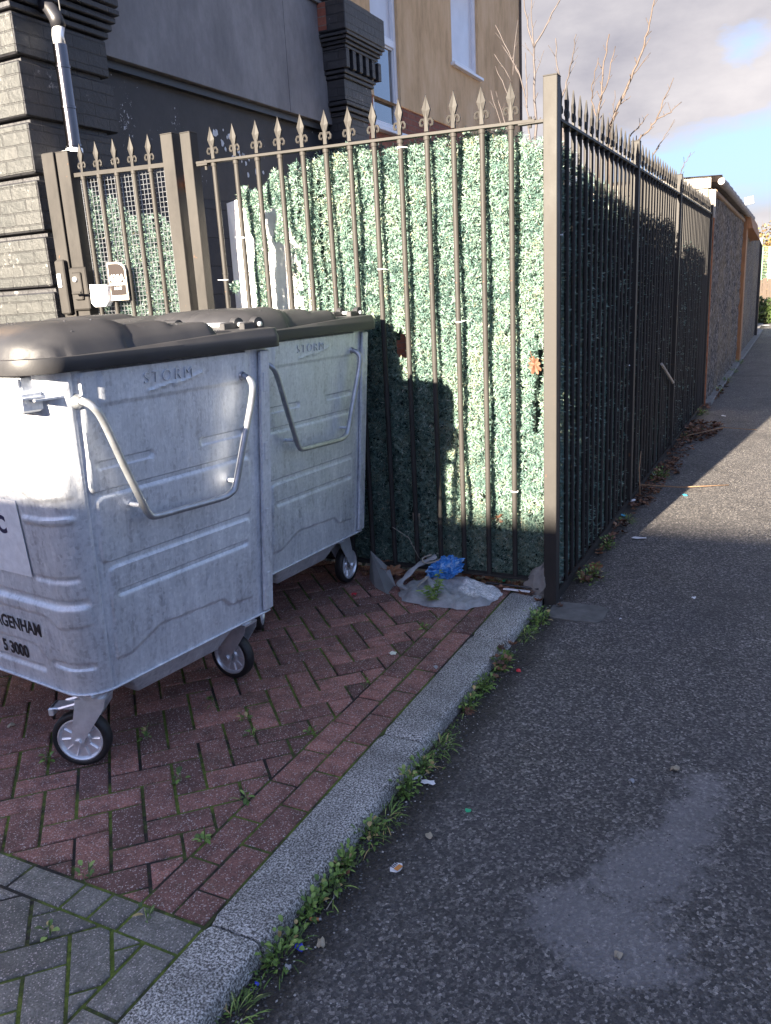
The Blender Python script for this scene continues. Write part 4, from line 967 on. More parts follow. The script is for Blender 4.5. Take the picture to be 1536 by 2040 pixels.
# ochre rendered house
hs = thing('rendered_house', 'two storey house in ochre render with white windows and brick plinth', 'house')
XB = -4.0
def wall_with_openings(x, y0, y1, z0, z1, openings, mat, th=.3):
    mb = MB(); ys_ = sorted({y0, y1, *[o[0] for o in openings], *[o[1] for o in openings]}); zs_ = sorted({z0, z1, *[o[2] for o in openings], *[o[3] for o in openings]})
    for i in range(len(ys_) - 1):
        for j in range(len(zs_) - 1):
            cy, cz = (ys_[i] + ys_[i + 1]) / 2, (zs_[j] + zs_[j + 1]) / 2
            if any(o[0] < cy < o[1] and o[2] < cz < o[3] for o in openings): continue
            mb.add([(x, ys_[i], zs_[j]), (x, ys_[i + 1], zs_[j]), (x, ys_[i + 1], zs_[j + 1]), (x, ys_[i], zs_[j + 1])], [(0, 1, 2, 3)])
    for a_, b_, c_, d_ in openings:
        mb.add([(x, a_, c_), (x, b_, c_), (x, b_, d_), (x, a_, d_), (x - th, a_, c_), (x - th, b_, c_), (x - th, b_, d_), (x - th, a_, d_)], [(0, 4, 5, 1), (1, 5, 6, 2), (2, 6, 7, 3), (3, 7, 4, 0)])
    mb.add([(x, y1, z0), (x - 6, y1, z0), (x - 6, y1, z1), (x, y1, z1)], [(0, 1, 2, 3)]); mb.add([(x, y0, z0), (x - 6, y0, z0), (x - 6, y0, z1), (x, y0, z1)], [(3, 2, 1, 0)])
    mb.add([(x, y0, z1), (x, y1, z1), (x - 6, y1, z1), (x - 6, y0, z1)], [(0, 1, 2, 3)])
    return mb.build('wall', mat, hs)
O1 = (6.33, 7.13, 3.59, 5.55); O2 = (9.05, 10.22, 4.86, 6.6)
wall_with_openings(XB, 1.0, 12.48, 3.93, 8.6, [(O1[0], O1[1], 3.93, O1[3]), O2], 'render')
mb = MB(); mb.box((XB - .3, 1.0, -.2), (XB - .02, O1[0], 3.927)); mb.box((XB - .3, O1[0], -.2), (XB - .02, O1[1], O1[2])); mb.box((XB - .3, O1[1], -.2), (XB - .02, 12.46, 3.927)); mb.build('brick_plinth', 'red_brick', hs)
mb = MB(); mb.tube([(XB + .0, 12.5, -.2), (XB + .0, 12.5, 8.6)], .04, n=8); mb.build('downpipe', 'red_bark', hs)
def window(o_, trans, mats):
    a_, b_, c_, d_ = o_; w = MB(); x0, x1 = XB - .11, XB - .04; t = .07
    w.box((x0, a_, c_), (x1, a_ + t, d_), bev=.006); w.box((x0, b_ - t, c_), (x1, b_, d_), bev=.006); w.box((x0, a_ + t, c_), (x1, b_ - t, c_ + t), bev=.006); w.box((x0, a_ + t, d_ - t), (x1, b_ - t, d_), bev=.006)
    for tz_ in trans: w.box((x0, a_ + t, tz_ - .045), (x1 + .004, b_ - t, tz_ + .045), bev=.006)
    o = w.build('window', 'white_upvc', hs, smooth=True, auto=30)
    lv = [c_ + t] + [q for tz_ in trans for q in (tz_ - .045, tz_ + .045)] + [d_ - t]
    for k in range(0, len(lv), 2):
        g = MB(); g.box((x0 + .02, a_ + t, lv[k]), (x0 + .03, b_ - t, lv[k + 1])); g.build('pane', mats[(k // 2) % len(mats)], o)
        g = MB(); q = .022; 
        for (ya, yb, za, zb) in ((a_ + t, a_ + t + q, lv[k], lv[k + 1]), (b_ - t - q, b_ - t, lv[k], lv[k + 1]), (a_ + t + q, b_ - t - q, lv[k], lv[k] + q), (a_ + t + q, b_ - t - q, lv[k + 1] - q, lv[k + 1])): g.box((x0 + .03, ya, za), (x0 + .05, yb, zb))
        g.build('sash', 'white_upvc' if k else 'white_upvc', o)
    g = MB(); g.box((XB - .1, a_ - .06, c_ - .06), (XB + .07, b_ + .06, c_ - .015), bev=.006); g.build('sill', 'white_upvc', o)
window(O1, [4.66], ['glass', 'net_curtain']); window(O2, [], ['net_curtain'])

# garage with pebble dash wall
ga = thing('garage', 'low pebble dashed garage with corrugated roof edge beyond the side railing', 'garage')
mb = MB(); mb.box((-3.6, 7.03, -.2), (-.01, 12.5, 2.49)); mb.box((-.05, 13.75, -.2), (-.01, 19.3, 2.3)); mb.build('dashed_wall', 'dash', ga)
# real relief on the alley side
gy = np.arange(7.06, 12.5, .022); gz = np.arange(-.06, 2.49, .022); GY, GZ = np.meshgrid(gy, gz)
dx = np.array([nz(a_ * 13, b_ * 7, 1.) * .022 + nz(a_ * 30, b_ * 18, 4.) * .016 + max(0, nz(a_ * 1.6, b_ * 2.2, 8)) * .03 for a_, b_ in zip(GY.ravel(), GZ.ravel())])
V = np.stack([.008 + np.clip(dx, -.012, .06), GY.ravel(), GZ.ravel()], 1); nx, ny = len(gy), len(gz); I, J = np.meshgrid(np.arange(nx - 1), np.arange(ny - 1))
npmesh('rough_coat', V, np.stack([J * nx + I, J * nx + I + 1, (J + 1) * nx + I + 1, (J + 1) * nx + I], -1).reshape(-1, 4), 'dash', None, ga, smooth=True)
mb = MB(); mb.box((-3.6, 6.98, 2.495), (-.02, 7.03, 2.625), bev=.004); mb.box((-3.6, 6.995, 1.2), (-.05, 7.026, 2.485)); mb.build('front_fascia', 'pale_render', ga)
mb = MB(); mb.box((-.03, 6.96, 2.16), (.04, 7.03, 2.47), bev=.004); mb.build('corner_trim', 'pale_render', ga); mb = MB(); mb.box((-.03, 6.96, -.05), (.035, 7.03, 2.16), bev=.004); mb.build('corner_trim', 'rust_steel', ga)
mb = MB(); nyy = 200; vs = []; 
for k in range(nyy + 1):
    y_ = 6.95 + 6.6 * k / nyy; zz = 2.60 - .012 * (y_ - 7) + .022 * math.sin(y_ * 2 * math.pi / .30)
    vs += [(-3.7, y_, zz + .12), (.10, y_, zz), (.10, y_, zz - .012), (-3.7, y_, zz + .108)]
fs = []
for k in range(nyy):
    for q in range(4): fs.append((k * 4 + q, k * 4 + (q + 1) % 4, k * 4 + 4 + (q + 1) % 4, k * 4 + 4 + q))
mb.add(vs, fs); mb.build('roof', 'asbestos_sheet', ga, smooth=True, auto=50)
for k in range(11):
    y_ = 7.0 + .6 * k; mb = MB(); mb.tube([(.09, y_, 2.555 - .01 * (y_ - 7)), (.09, y_ + .57, 2.552 - .01 * (y_ - 7)), (.09, y_ + .60, 2.552 - .01 * (y_ - 7))], [.038, .05, .038], n=12); mb.build('verge_tile', 'asbestos_sheet', ga, smooth=True, auto=50)
mb = MB(); mb.tube([(.02, 7.05, 2.45), (.02, 12.4, 2.40)], .03, n=8); mb.build('gutter_batten', 'timber', ga)
# raised footing strip along the garage wall
mb = MB(); vs = []; mb.box((-.02, 7.05, -.2), (.10, 22, -.01), bev=.01); tag(mb.build('wall_footing_strip', 'concrete'), kind='structure')
# porch of the second garage
pc = thing('timber_doorway', 'orange brown timber doorway with boxed canopy at the far end of the garages', 'doorway')
mb = MB(); mb.box((-.02, 12.52, -.1), (.07, 12.9, 2.42), bev=.006); mb.build('post', 'orange', pc)
mb = MB(); mb.box((-.02, 13.35, -.1), (.02, 13.72, 2.2), bev=.006); mb.build('jamb', 'rust_steel', pc)
mb = MB(); V8 = [(-.3, 12.5, 2.25), (.16, 12.6, 2.28), (.16, 15.4, 2.16), (-.3, 15.4, 2.16), (-.3, 12.5, 2.52), (.10, 12.55, 2.55), (.10, 15.4, 2.46), (-.3, 15.4, 2.46)]
mb.add(V8, [(3, 2, 1, 0), (4, 5, 6, 7), (0, 1, 5, 4), (1, 2, 6, 5), (2, 3, 7, 6), (3, 0, 4, 7)]); mb.build('canopy', 'orange', pc)
mb = MB(); mb.box((-.02, 19.32, -.1), (.05, 19.5, 2.35)); tag(mb.build('end_post', 'black_plastic'), 'dark post closing the far end of the garage row', 'post')

# far fence, net, bushes, floodlight
ff = thing('far_wooden_fence', 'tall shade-toned plank fence closing the end of the alley', 'fence', (0, 27, 0))
mb = MB(); x = -1.5
while x < 7: mb.box((x, 0, -.1), (x + .135, .025, 1.32 + random.uniform(-.03, .03)), var=random.random()); x += .145
mb.build('planks', 'shaded_planks', ff)
mb = MB(); mb.box((-1.5, .03, .3), (7, .08, .4)); mb.box((-1.5, .03, 1.0), (7, .08, 1.1)); mb.build('rails', 'shaded_planks', ff)
mb = MB(); z = 1.2
while z < 2.35: mb.box((-1.5, 27.4, z), (7, 27.404, z + .012)); z += .05
x = -1.5
while x < 7: mb.box((x, 27.405, 1.2), (x + .05 * (1 + (int(x * 10) % 3)), 27.408, 2.35)); x += .2
tag(mb.build('green_netting', 'green_net'), 'strip of green windbreak netting above the far plank fence', 'netting')
def leafball(c, rad, n, size, mat, name, parent=None, vr=(0, 1)):
    P = RNG.normal(size=(n, 3)); P /= np.linalg.norm(P, axis=1)[:, None]; P *= (RNG.random((n, 1)) ** .4); P *= np.array(rad)
    P += .25 * np.array([[nz(*(p * 3)), nz(*(p * 3 + 5)), nz(*(p * 3 + 9))] for p in P]) * np.array(rad); P += np.array(c); P[:, 2] = np.maximum(P[:, 2], .0)
    d = RNG.normal(size=(n, 3)); d /= np.linalg.norm(d, axis=1)[:, None]; s_ = np.cross(d, RNG.normal(size=(n, 3))); s_ /= np.linalg.norm(s_, axis=1)[:, None]
    S = size * RNG.uniform(.6, 1.3, (n, 1)); V = np.stack([P - d * S, P + s_ * S * .45, P + d * S, P - s_ * S * .45], 1).reshape(-1, 3)
    return npmesh(name, V, np.arange(n * 4).reshape(-1, 4), mat, RNG.uniform(*vr, n), parent)
for k, (cx, cz, w, lb) in enumerate([(-.3, 1.7, 1.1, 'golden autumn bush behind the far netting, left part'), (1.6, 1.9, 1.2, 'taller golden autumn bush behind the far netting at the frame edge')]):
    t = thing('autumn_bush', lb, 'bush', (cx, 29.5, 0), 0, 'autumn bushes beyond the far fence'); leafball((0, 0, cz), (w, .8, 1.5), 3500, .07, 'autumnleaf', 'foliage', t)
    mb = MB(); [mb.tube([(0, 0, -.1), (random.uniform(-.4, .4), 0, 1.5), (random.uniform(-.9, .9), 0, 3.3)], [.04, .025, .006], n=5) for _ in range(5)]; mb.build('stems', 'twig_bark', t)
for k, (cx, cy) in enumerate([(-.15, 25.6), (.9, 25.9)]):
    t = thing('shrub', 'low dark green shrub at the foot of the far fence, %s' % ('nearest the garages' if k == 0 else 'at the right frame edge'), 'shrub', (cx, cy, 0)); leafball((0, 0, .35), (.7, .5, .42), 2200, .06, 'leaf', 'foliage', t, (0, .35))
fl2 = thing('floodlight', 'small floodlight on a thin pole above the far garages', 'floodlight', (-1.0, 30, 0))
mb = MB(); mb.tube([(0, 0, -.2), (0, 0, 3.75)], .03, n=8); mb.tube([(-.06, 0, 3.3), (-.06, 0, 3.85)], .015, n=6); mb.build('pole', 'black_plastic', fl2)
mb = MB(); mtx = Matrix.Translation((.07, -.05, 4.05)) @ Matrix.Rotation(R(-8), 4, 'Y'); mb.box((-.16, -.03, -.14), (.16, .03, .14), bev=.01, mtx=mtx); mb.build('housing', 'black_plastic', fl2)
mb = MB(); mb.box((-.135, -.034, -.115), (.135, -.031, .115), mtx=mtx); mb.build('lens', 'lit_panel', fl2)
# the low terrace across the street that throws the shade over the foreground
bb = thing('street_terrace', 'low brick terrace across the street behind the viewer', 'building')
mb = MB(); mb.box((-40, -26, -.2), (40, -15, 4.50)); mb.build('wall', 'red_brick', bb)
mb = MB(); mb.box((-40.2, -26.2, 4.503), (40.2, -14.85, 4.62)); mb.build('parapet', 'concrete', bb)

# ------------------------------------------------------------------ bare saplings behind the fence
def sapling(label, lines, yplane, mat, base=None):
    t = thing('bare_sapling', label, 'sapling', (0, 0, 0), 0, 'bare saplings behind the railings')
    tr = MB(); first = True
    for pts, r0, r1 in lines:
        br = tr if first else MB()
        P = []
        for k, (px, py) in enumerate(pts): P.append(sv(px, py, 1, yplane + (.0 if first else .1 * math.sin(px)) * (k / max(1, len(pts) - 1))))
        if first: P = [Vector((P[0].x + .1, P[0].y, -.05))] + P
        # smooth + jitter
        Q = []
        for i in range(len(P) - 1):
            for k in range(4):
                q = P[i].lerp(P[i + 1], k / 4); j_ = .012 if i or k else 0; Q.append(q + Vector((random.uniform(-j_, j_), random.uniform(-j_, j_), 0)))
        Q.append(P[-1]); n = len(Q); rs = [r0 + (r1 - r0) * i / (n - 1) for i in range(n)]
        (tr if first else br).tube(Q, rs, n=6)
        if len(pts) > 2 or not first:
            for i in range(2, n - 1, 2):
                d = (Q[i + 1] - Q[i]).normalized(); s_ = Vector((random.choice((-1, 1)), random.uniform(-.5, .5), random.uniform(.5, 1))).normalized(); l_ = random.uniform(.03, .14)
                br.tube([Q[i], Q[i] + (d * .5 + s_ * .6) * l_], [rs[i] * .6, rs[i] * .35], n=4)
        if not first: br.build('branch', mat, t, smooth=True)
        first = False
    tr.build('trunk', mat, t, smooth=True)
sapling('tall dark forked sapling between the ochre house and the corner post', [([(1068, 300), (1065, 200), (1064, 95)], .022, .011), ([(1064, 95), (1050, 40), (1036, -40)], .011, .006), ([(1064, 95), (1058, 20), (1056, -40)], .009, .005), ([(1064, 95), (1085, 55), (1117, -5), (1130, -60)], .011, .006), ([(1066, 150), (1084, 100)], .005, .003), ([(1066, 120), (1046, 85)], .005, .003)], 6.5, 'twig_bark')
sapling('thin dark many stemmed sapling in front of the ochre house corner', [([(1058, 290), (1050, 215), (1047, 105)], .014, .005), ([(1050, 215), (1035, 150), (1020, 120), (987, 50)], .008, .004), ([(1035, 150), (1000, 90)], .006, .003), ([(1020, 165), (985, 108)], .006, .003), ([(1012, 190), (987, 132)], .006, .003), ([(1000, 262), (978, 180)], .007, .003), ([(1012, 262), (988, 182)], .006, .003), ([(1022, 150), (1032, 40)], .006, .003)], 5.6, 'twig_bark')
sapling('short dark sapling rising right behind the corner post', [([(1120, 260), (1116, 200), (1112, 150), (1107, 76)], .012, .005), ([(1117, 200), (1132, 150), (1141, 110), (1148, 68)], .008, .004)], 4.2, 'twig_bark')
sapling('reddish sapling with two straight upright stems behind the side railing', [([(1190, 245), (1196, 200), (1202, 140), (1214, 68)], .014, .006), ([(1196, 200), (1212, 160), (1226, 92)], .009, .004), ([(1190, 245), (1178, 200), (1180, 170), (1192, 115)], .008, .004)], 5.4, 'red_bark')
sapling('tallest reddish sapling leaning right above the side railing', [([(1212, 262), (1232, 210), (1258, 155), (1280, 100), (1293, 50), (1306, -20)], .020, .006), ([(1262, 148), (1296, 105)], .007, .003), ([(1232, 210), (1256, 192)], .006, .003), ([(1212, 262), (1220, 240), (1225, 180)], .006, .003)], 6.0, 'red_bark')
sapling('bare sapling spreading to the right with two long fine branches', [([(1268, 282), (1290, 262), (1308, 238)], .014, .009), ([(1308, 238), (1322, 200), (1342, 155)], .009, .004), ([(1308, 238), (1335, 224), (1358, 203)], .008, .004), ([(1255, 272), (1275, 250), (1292, 227)], .008, .004)], 6.6, 'red_bark')
sapling('lone leaning twig above the second side post', [([(1298, 312), (1320, 280), (1344, 238)], .011, .004)], 7.2, 'twig_bark')
sapling('lone fine twig above the garage roof end', [([(1355, 352), (1365, 325), (1376, 304)], .009, .004)], 8.2, 'twig_bark')

# ------------------------------------------------------------------ weeds, leaves, litter
def leaf_blade(mb, base, d, L, W, mat, var, droop=.3, fold=.25):
    d = Vector(d).normalized(); s_ = d.cross(Vector((0, 0, 1)));
    s_ = s_.normalized() if s_.length > .01 else Vector((1, 0, 0)); u = s_.cross(d); vs = []; base = Vector(base)
    prof = [(0, .12), (.25, .8), (.5, 1), (.78, .7), (1, .05)]
    for t, w in prof:
        c = base + d * L * t - Vector((0, 0, 1)) * droop * L * t * t; vs += [c + s_ * W * w * .5 + u * W * fold * w * .5, c, c - s_ * W * w * .5 + u * W * fold * w * .5]
    fs = []
    for i in range(4): fs += [(i * 3, i * 3 + 1, i * 3 + 4, i * 3 + 3), (i * 3 + 1, i * 3 + 2, i * 3 + 5, i * 3 + 4)]
    mb.add(vs, fs, mat, var)
def weed(x, y, size, kind, label, n=None, z=None, group='weeds growing along the kerb and fence'):
    z = road_z(x, y) if z is None else z; mb = MB(); n = n or int(45 + 210 * size)
    for k in range(n):
        an = random.uniform(0, 2 * math.pi); r_ = random.random() ** .6 * size * .45; bx, by = math.cos(an) * r_ * .55, math.sin(an) * r_
        o_an = an + random.uniform(-.9, .9); el = random.uniform(.2, 1.3)
        d = (math.cos(o_an) * math.cos(el), math.sin(o_an) * math.cos(el), math.sin(el)); v = random.uniform(.15, .9) if random.random() < .93 else 1.
        if kind == 'grass' or (kind == 'mix' and k % 3 == 0): leaf_blade(mb, (bx, by, 0), d, random.uniform(.03, .075) * (1 + size), .0032, 'leaf', v, .5)
        else:
            h = random.uniform(.005, .05) * (1 + size * 2); leaf_blade(mb, (bx, by, h * math.sin(el)), d, random.uniform(.014, .034), random.uniform(.008, .017), 'leaf', v, .4)
            if k % 4 == 0: mb.tube([(bx * .6, by * .6, 0), (bx, by, h)], .0012, 'leaf', n=3, cap=False, var=.4)
    o = mb.build('weed_clump', None); o.location = (x, y, z); o.rotation_euler = (0, 0, 0)
    return tag(o, label, 'weed', group)
W_L = [(-.012, -2.66, .16, 'grass', 'grassy weed clump at the kerb nearest the bottom of the photo'), (-.008, -2.46, .16, 'mix', 'leafy weed beside the kerb joint by the blue foil scrap'), (-.016, -2.30, .12, 'broad', 'trailing small leaved weed beside the orange cigarette end'),
       (-.018, -2.12, .08, 'broad', 'single drooping rosette above the curled brown twig'), (-.012, -1.98, .15, 'mix', 'mixed weed clump left of the printed wrapper scrap'), (-.010, -1.88, .15, 'grass', 'bright green grass tuft along the middle of the kerb'),
       (-.012, -1.72, .14, 'broad', 'leafy weed with pale stems just below the white torn paper'), (-.012, -1.45, .14, 'grass', 'dark mossy tuft beside the kerb joint above the torn paper'), (-.012, -1.14, .11, 'mix', 'small weed with brown leaves beneath it by the kerb'),
       (-.010, -.99, .15, 'broad', 'light green weed clump midway up the kerb'), (-.008, -.76, .14, 'broad', 'leafy weed touching the dry brown leaf cluster and red scrap'), (.00, -.27, .22, 'broad', 'largest weed clump in front of the corner post base'), (-.005, -.42, .14, 'grass', 'spiky weed just nearer than the largest clump at the post'),
       (.10, .42, .26, 'mix', 'yellow green weed at the foot of the side railing near the corner'), (.06, 3.0, .25, 'grass', 'dark grassy tuft halfway along the side railing foot'), (.07, 4.7, .35, 'grass', 'dry grassy heap near the far side railing foot'), (.06, 8.3, .3, 'broad', 'green weed at the near corner of the garage wall'), (.08, 12.3, .35, 'broad', 'weed patch under the timber doorway post')]
for w in W_L: weed(*w)
for k in range(3): pass
mb = MB()
for k in range(1900):
    y = random.uniform(-3.2, .0); dens = .5 + .9 * nz(y * 4, 3.3)
    if random.random() > dens: continue
    x = -.030 + abs(random.gauss(0, .024)) * (1 + nz(y * 3, 8)); an = random.uniform(0, 6.28)
    leaf_blade(mb, (x, y, road_z(x, y)), (math.cos(an), math.sin(an), random.uniform(.2, 1.6)), random.uniform(.008, .024), random.uniform(.002, .008), 'leaf', random.uniform(.02, .6), .4)
tag(mb.build('gutter_moss'), 'low moss and seedlings in the gutter under the kerb', 'moss', kind='stuff')
for k, (x, y, s_, kd, lb) in enumerate([(.07, 1.0, .16, 'mix', 'thin weed between the corner and the first white litter'), (.07, 1.6, .18, 'grass', 'dry grass tuft just before the second side post'), (.10, 2.9, .3, 'mix', 'dark weed beyond the long stick'), (.12, 5.2, .3, 'grass', 'tall dry grass rising from the far leaf heap'), (.08, 6.3, .25, 'mix', 'weed by the last side post'),
                                  (.08, 9.4, .35, 'broad', 'weed midway along the garage wall'), (.08, 10.8, .35, 'mix', 'weed nearer the timber doorway along the garage wall'), (-.01, -1.6, .12, 'mix', 'weed hugging the kerb beside the torn white paper'), (-.01, -2.22, .12, 'mix', 'weed between the rosette and the trailing weed'), (-.008, -2.88, .16, 'grass', 'grass tuft on the lowest kerb stone')]):
    weed(x, y, s_, kd, lb)
# tall leafy plant beside the sack
mb = MB(); stems = [((0, 0, 0), (-.02, 0, .06), (-.03, .01, .10)), ((0, 0, 0), (.02, 0, .07), (.045, .0, .13)), ((0, 0, 0), (.0, -.01, .05), (-.07, -.01, .07)), ((0, 0, 0), (.01, 0, .10), (.03, .02, .175))]
for s3 in stems:
    mb.tube(s3, .002, 'leaf', n=5, var=.7)
    for k in range(16):
        t = random.uniform(.25, 1); p = Vector(s3[0]).lerp(Vector(s3[1]), min(1, 2 * t)) if t < .5 else Vector(s3[1]).lerp(Vector(s3[2]), 2 * t - 1)
        an = random.uniform(0, 6.28); leaf_blade(mb, p, (math.cos(an), math.sin(an), .35), random.uniform(.022, .036), random.uniform(.014, .022), 'leaf', random.uniform(.55, .9), .3)
o = mb.build('leafy_plant', None); o.location = (-.505, -.33, 0); tag(o, 'bright green leafy plant growing from the paving in front of the grey sack', 'plant')
# sprouts in paving joints
for k, (x, y, s_, lb) in enumerate([(-.42, -2.02, .05, 'pale star shaped sprout where joints meet in the red paving'), (-.415, -2.24, .06, 'green sprout at the edge course of red blocks'), (-.44, -1.62, .05, 'tiny sprout in the edge joint right of the near castor'), (-.72, -1.62, .06, 'wispy sprout in the red paving below the farther castor'), (-.63, -1.70, .05, 'small leafy sprout left of the wispy one'),
                             (-.68, -2.02, .045, 'sprout in the herringbone centre'), (-.42, -1.22, .045, 'small sprout on the edge course near the middle'), (-.62, -2.49, .05, 'sprout on the boundary of red and grey blocks'), (-.36, -2.54, .05, 'sprout in the first grey joint by the kerb'), (-.98, -1.86, .05, 'grass sprout just right of the near castor'), (-.92, -1.55, .06, 'dry wispy sprouts in shade under the nearer bin'),
                             (-1.2, -2.1, .045, 'sprout left of the near castor at the photo edge'), (-.43, -.62, .04, 'sprout beside the edge course near the sack'), (-.55, -2.68, .04, 'tiny sprout among the grey blocks')]):
    weed(x, y, s_, 'broad' if k % 2 else 'mix', lb, n=9, z=-.004, group='sprouts in the paving joints')
def dead_leaf_mesh(seed, curl=1.):
    rr = random.Random(seed); mb = MB(); lobes = rr.choice((5, 7, 9)); N = lobes * 4; R0 = .03; vs = [(0, 0, 0)]
    for ring in (.5, 1.):
        for k in range(N):
            an = 2 * math.pi * k / N; lob = .62 + .38 * abs(math.cos(an * lobes / 2)) ** .7; r_ = R0 * lob * ring * (1.25 if abs(an - math.pi) > 2.2 else 1)
            x, y = r_ * math.cos(an), r_ * math.sin(an) * .75; z = curl * (.35 * abs(y) + .2 * x * x / R0 + .006 * math.sin(an * 3 + seed))
            vs.append((x, y, z))
    fs = [(0, 1 + k, 1 + (k + 1) % N) for k in range(N)] + [(1 + k, 1 + N + k, 1 + N + (k + 1) % N, 1 + (k + 1) % N) for k in range(N)]
    v = rr.uniform(.15, .95); mb.add(vs, fs, None, v); mb.tube([(-.02, 0, .003), (-.05, .004, .008)], .0011, n=4, var=v); return mb
DL = [dead_leaf_mesh(s).build('dead_leaf', 'dead') for s in range(6)]
for o in DL: o.location = (0, 0, -50)
def put_leaf(x, y, z, s_, label, rot=None, k=None):
    src = DL[(k if k is not None else random.randrange(6)) % 6]; o = bpy.data.objects.new('dead_leaf', src.data); COL.objects.link(o); o.location = (x, y, z); o.scale = (s_ * .62,) * 3
    o.rotation_euler = rot or (random.uniform(-.4, .4), random.uniform(-.4, .4), random.uniform(0, 6.3)); o.location.z = max(z, -.044); return tag(o, label, 'leaf', 'fallen brown leaves')
for k, (x, y, z, s_, lb, rt) in enumerate([(-.86, -.06, .05, 2.4, 'big curled brown leaf wedged between the grey sheet and the sack', (.9, .2, .7)), (-.93, .0, .06, 2.0, 'russet leaf leaning on the railing above the grey sheet', (1.1, 0, .2)), (-.70, .02, .10, 1.6, 'curled tan leaf standing on top of the beige strap', (1.3, .2, 2.)), (-.60, .02, .06, 1.5, 'small orange leaf behind the blue bag', None),
        (-.47, .0, .05, 2.2, 'dark brown crumpled leaf right of the blue bag', (.6, .3, 1.)), (-.40, .02, .045, 1.6, 'orange leaf point upwards by the railing foot', (1., .3, 3.)), (-.33, .02, .04, 1.5, 'rust red leaf between the bars right of the blue bag', (.9, -.3, 4.)), (-.24, -.04, .02, 1.4, 'flat tan leaf at the right end of the sack', (.1, .1, .4)), (-.15, -.02, .03, 1.3, 'upright tan leaf beside the white strip', (1.2, 0, 1.2)),
        (-.04, -.11, .0, 1.5, 'pinkish brown leaf against the corner post', (.3, .4, 2.2)), (-.29, .045, .36, 1.7, 'yellow brown leaf caught in the faux hedge low down', (1.4, .1, 1.)), (-.095, .035, 1.14, 2.2, 'large dried leaf hanging in the hedge tear beside the corner post', (1.5, 1.2, 0)),
        (.10, .50, -.01, 2.0, 'red brown leaf standing in the weeds by the side railing', (1., 0, .4)), (.07, .36, -.03, 1.8, 'pale brown leaf below the side railing weed', None), (.16, .38, -.03, 1.5, 'small leaf at the edge of the side railing weed', None),
        (.0, -.80, -.05, 1.4, 'orange brown leaf nearest the red scrap by the kerb', None), (-.01, -.70, -.05, 1.2, 'dull brown leaf above the orange one by the kerb', None), (.0, -1.19, -.06, 1.1, 'upright brown leaf below the small kerb weed', (.9, 0, 1.)), (-.02, -1.17, -.05, .9, 'smaller brown leaf beside the upright one at the kerb', None), (.0, -.88, -.06, 1.2, 'brown leaf curled over by the kerb weed', None), (.05, -.04, -.04, 1.2, 'leaf at the corner of the concrete pad', None), (.0, -2.15, -.08, 1., 'reddish dead leaf under the drooping rosette', None)]):
    put_leaf(x, y, z, s_, lb, rt, k)
# leaf litter heaps: uncountable
def litter(cx, cy, rx, ry, n, zf, name):
    V = []; F = []; var = []
    for k in range(n):
        src = DL[random.randrange(6)].data; s_ = random.uniform(.35, .95) * (1.3 if cy > 4 else 1); an = random.uniform(0, 6.28); ra = math.sqrt(random.random())
        M_ = Matrix.Translation((cx + rx * ra * math.cos(an), cy + ry * ra * math.sin(an), zf(cx, cy) + random.uniform(.0, .02) + (.0 if cy < 4 else .05 * max(0, 1 - ra) * random.random()))) @ Matrix.Rotation(random.uniform(0, 6.3), 4, 'Z') @ Matrix.Rotation(random.uniform(-.7, .7), 4, 'X') @ Matrix.Scale(s_, 4)
        o_ = len(V); V += [tuple(M_ @ v.co) for v in src.vertices]; vv = random.random()
        for p in src.polygons: F.append(tuple(i + o_ for i in p.vertices)); var.append(vv * .8)
    return V, F, var
V, F, var = [], [], []
for (cx, cy, rx, ry, n) in [(-.9, -.02, .16, .08, 26), (-.35, .03, .22, .04, 22), (.08, 3.1, .08, .3, 30), (.1, 4.9, .2, .5, 90), (.07, .45, .08, .15, 14), (.06, 1.2, .06, .4, 26), (.08, 2.5, .09, .5, 50), (.12, 5.2, .26, .6, 150), (.12, 4.0, .1, .6, 60), (.10, 3.2, .12, .4, 60), (.1, 2.2, .08, .3, 40), (.08, 8.5, .06, 1.2, 50), (-.55, .02, .3, .04, 30), (.0, -.78, .03, .15, 8), (.05, 1.9, .06, .4, 16), (.05, 6.6, .08, .4, 30), (-.12, -.02, .08, .04, 8)]:
    a1, a2, a3 = litter(cx, cy, rx, ry, n, lambda x, y: -.045 if y > .06 else .0, ''); o_ = len(V); V += a1; F += [tuple(i + o_ for i in f) for f in a2]; var += a3
mb = MB(); mb.v = V; mb.f = F; mb.mi = [0] * len(F); mb.var = var; tag(mb.build('leaf_litter', 'dead'), 'drifts of small dead leaves along the foot of the railings', 'leaf litter', kind='stuff')
for o in DL: bpy.data.objects.remove(o)
# soil and grit in the gutter and loose stones on the asphalt: one object
V = []; F = []; var = []
def pebble(V, F, var, x, y, z, r_, v):
    o_ = len(V); q = [(1, 0, 0), (0, 1, 0), (-1, 0, 0), (0, -1, 0), (0, 0, .7), (0, 0, -.5)]; a_ = random.uniform(0, 6.3); sx, sy = random.uniform(.6, 1.2), random.uniform(.6, 1.2)
    for (i, j, k) in q: V.append((x + r_ * (i * sx * math.cos(a_) - j * sy * math.sin(a_)), y + r_ * (i * sx * math.sin(a_) + j * sy * math.cos(a_)), z + r_ * k))
    for f in ((0, 1, 4), (1, 2, 4), (2, 3, 4), (3, 0, 4), (1, 0, 5), (2, 1, 5), (3, 2, 5), (0, 3, 5)): F.append(tuple(o_ + i for i in f)); var.append(v)
for k in range(9000):
    near = random.random() < .45
    y = random.uniform(-3.1, .2) if random.random() < .8 else random.uniform(0, 7)
    x = -.02 + abs(random.gauss(0, .07)) if near else random.uniform(-.02, 1.6)
    r_ = random.uniform(.0012, .0034) * (1.4 if near else 1); v = random.random() ** 1.5 if not near else random.random() ** 2
    pebble(V, F, var, x, y, road_z(x, y) + r_ * .3, r_, max(.01, v))
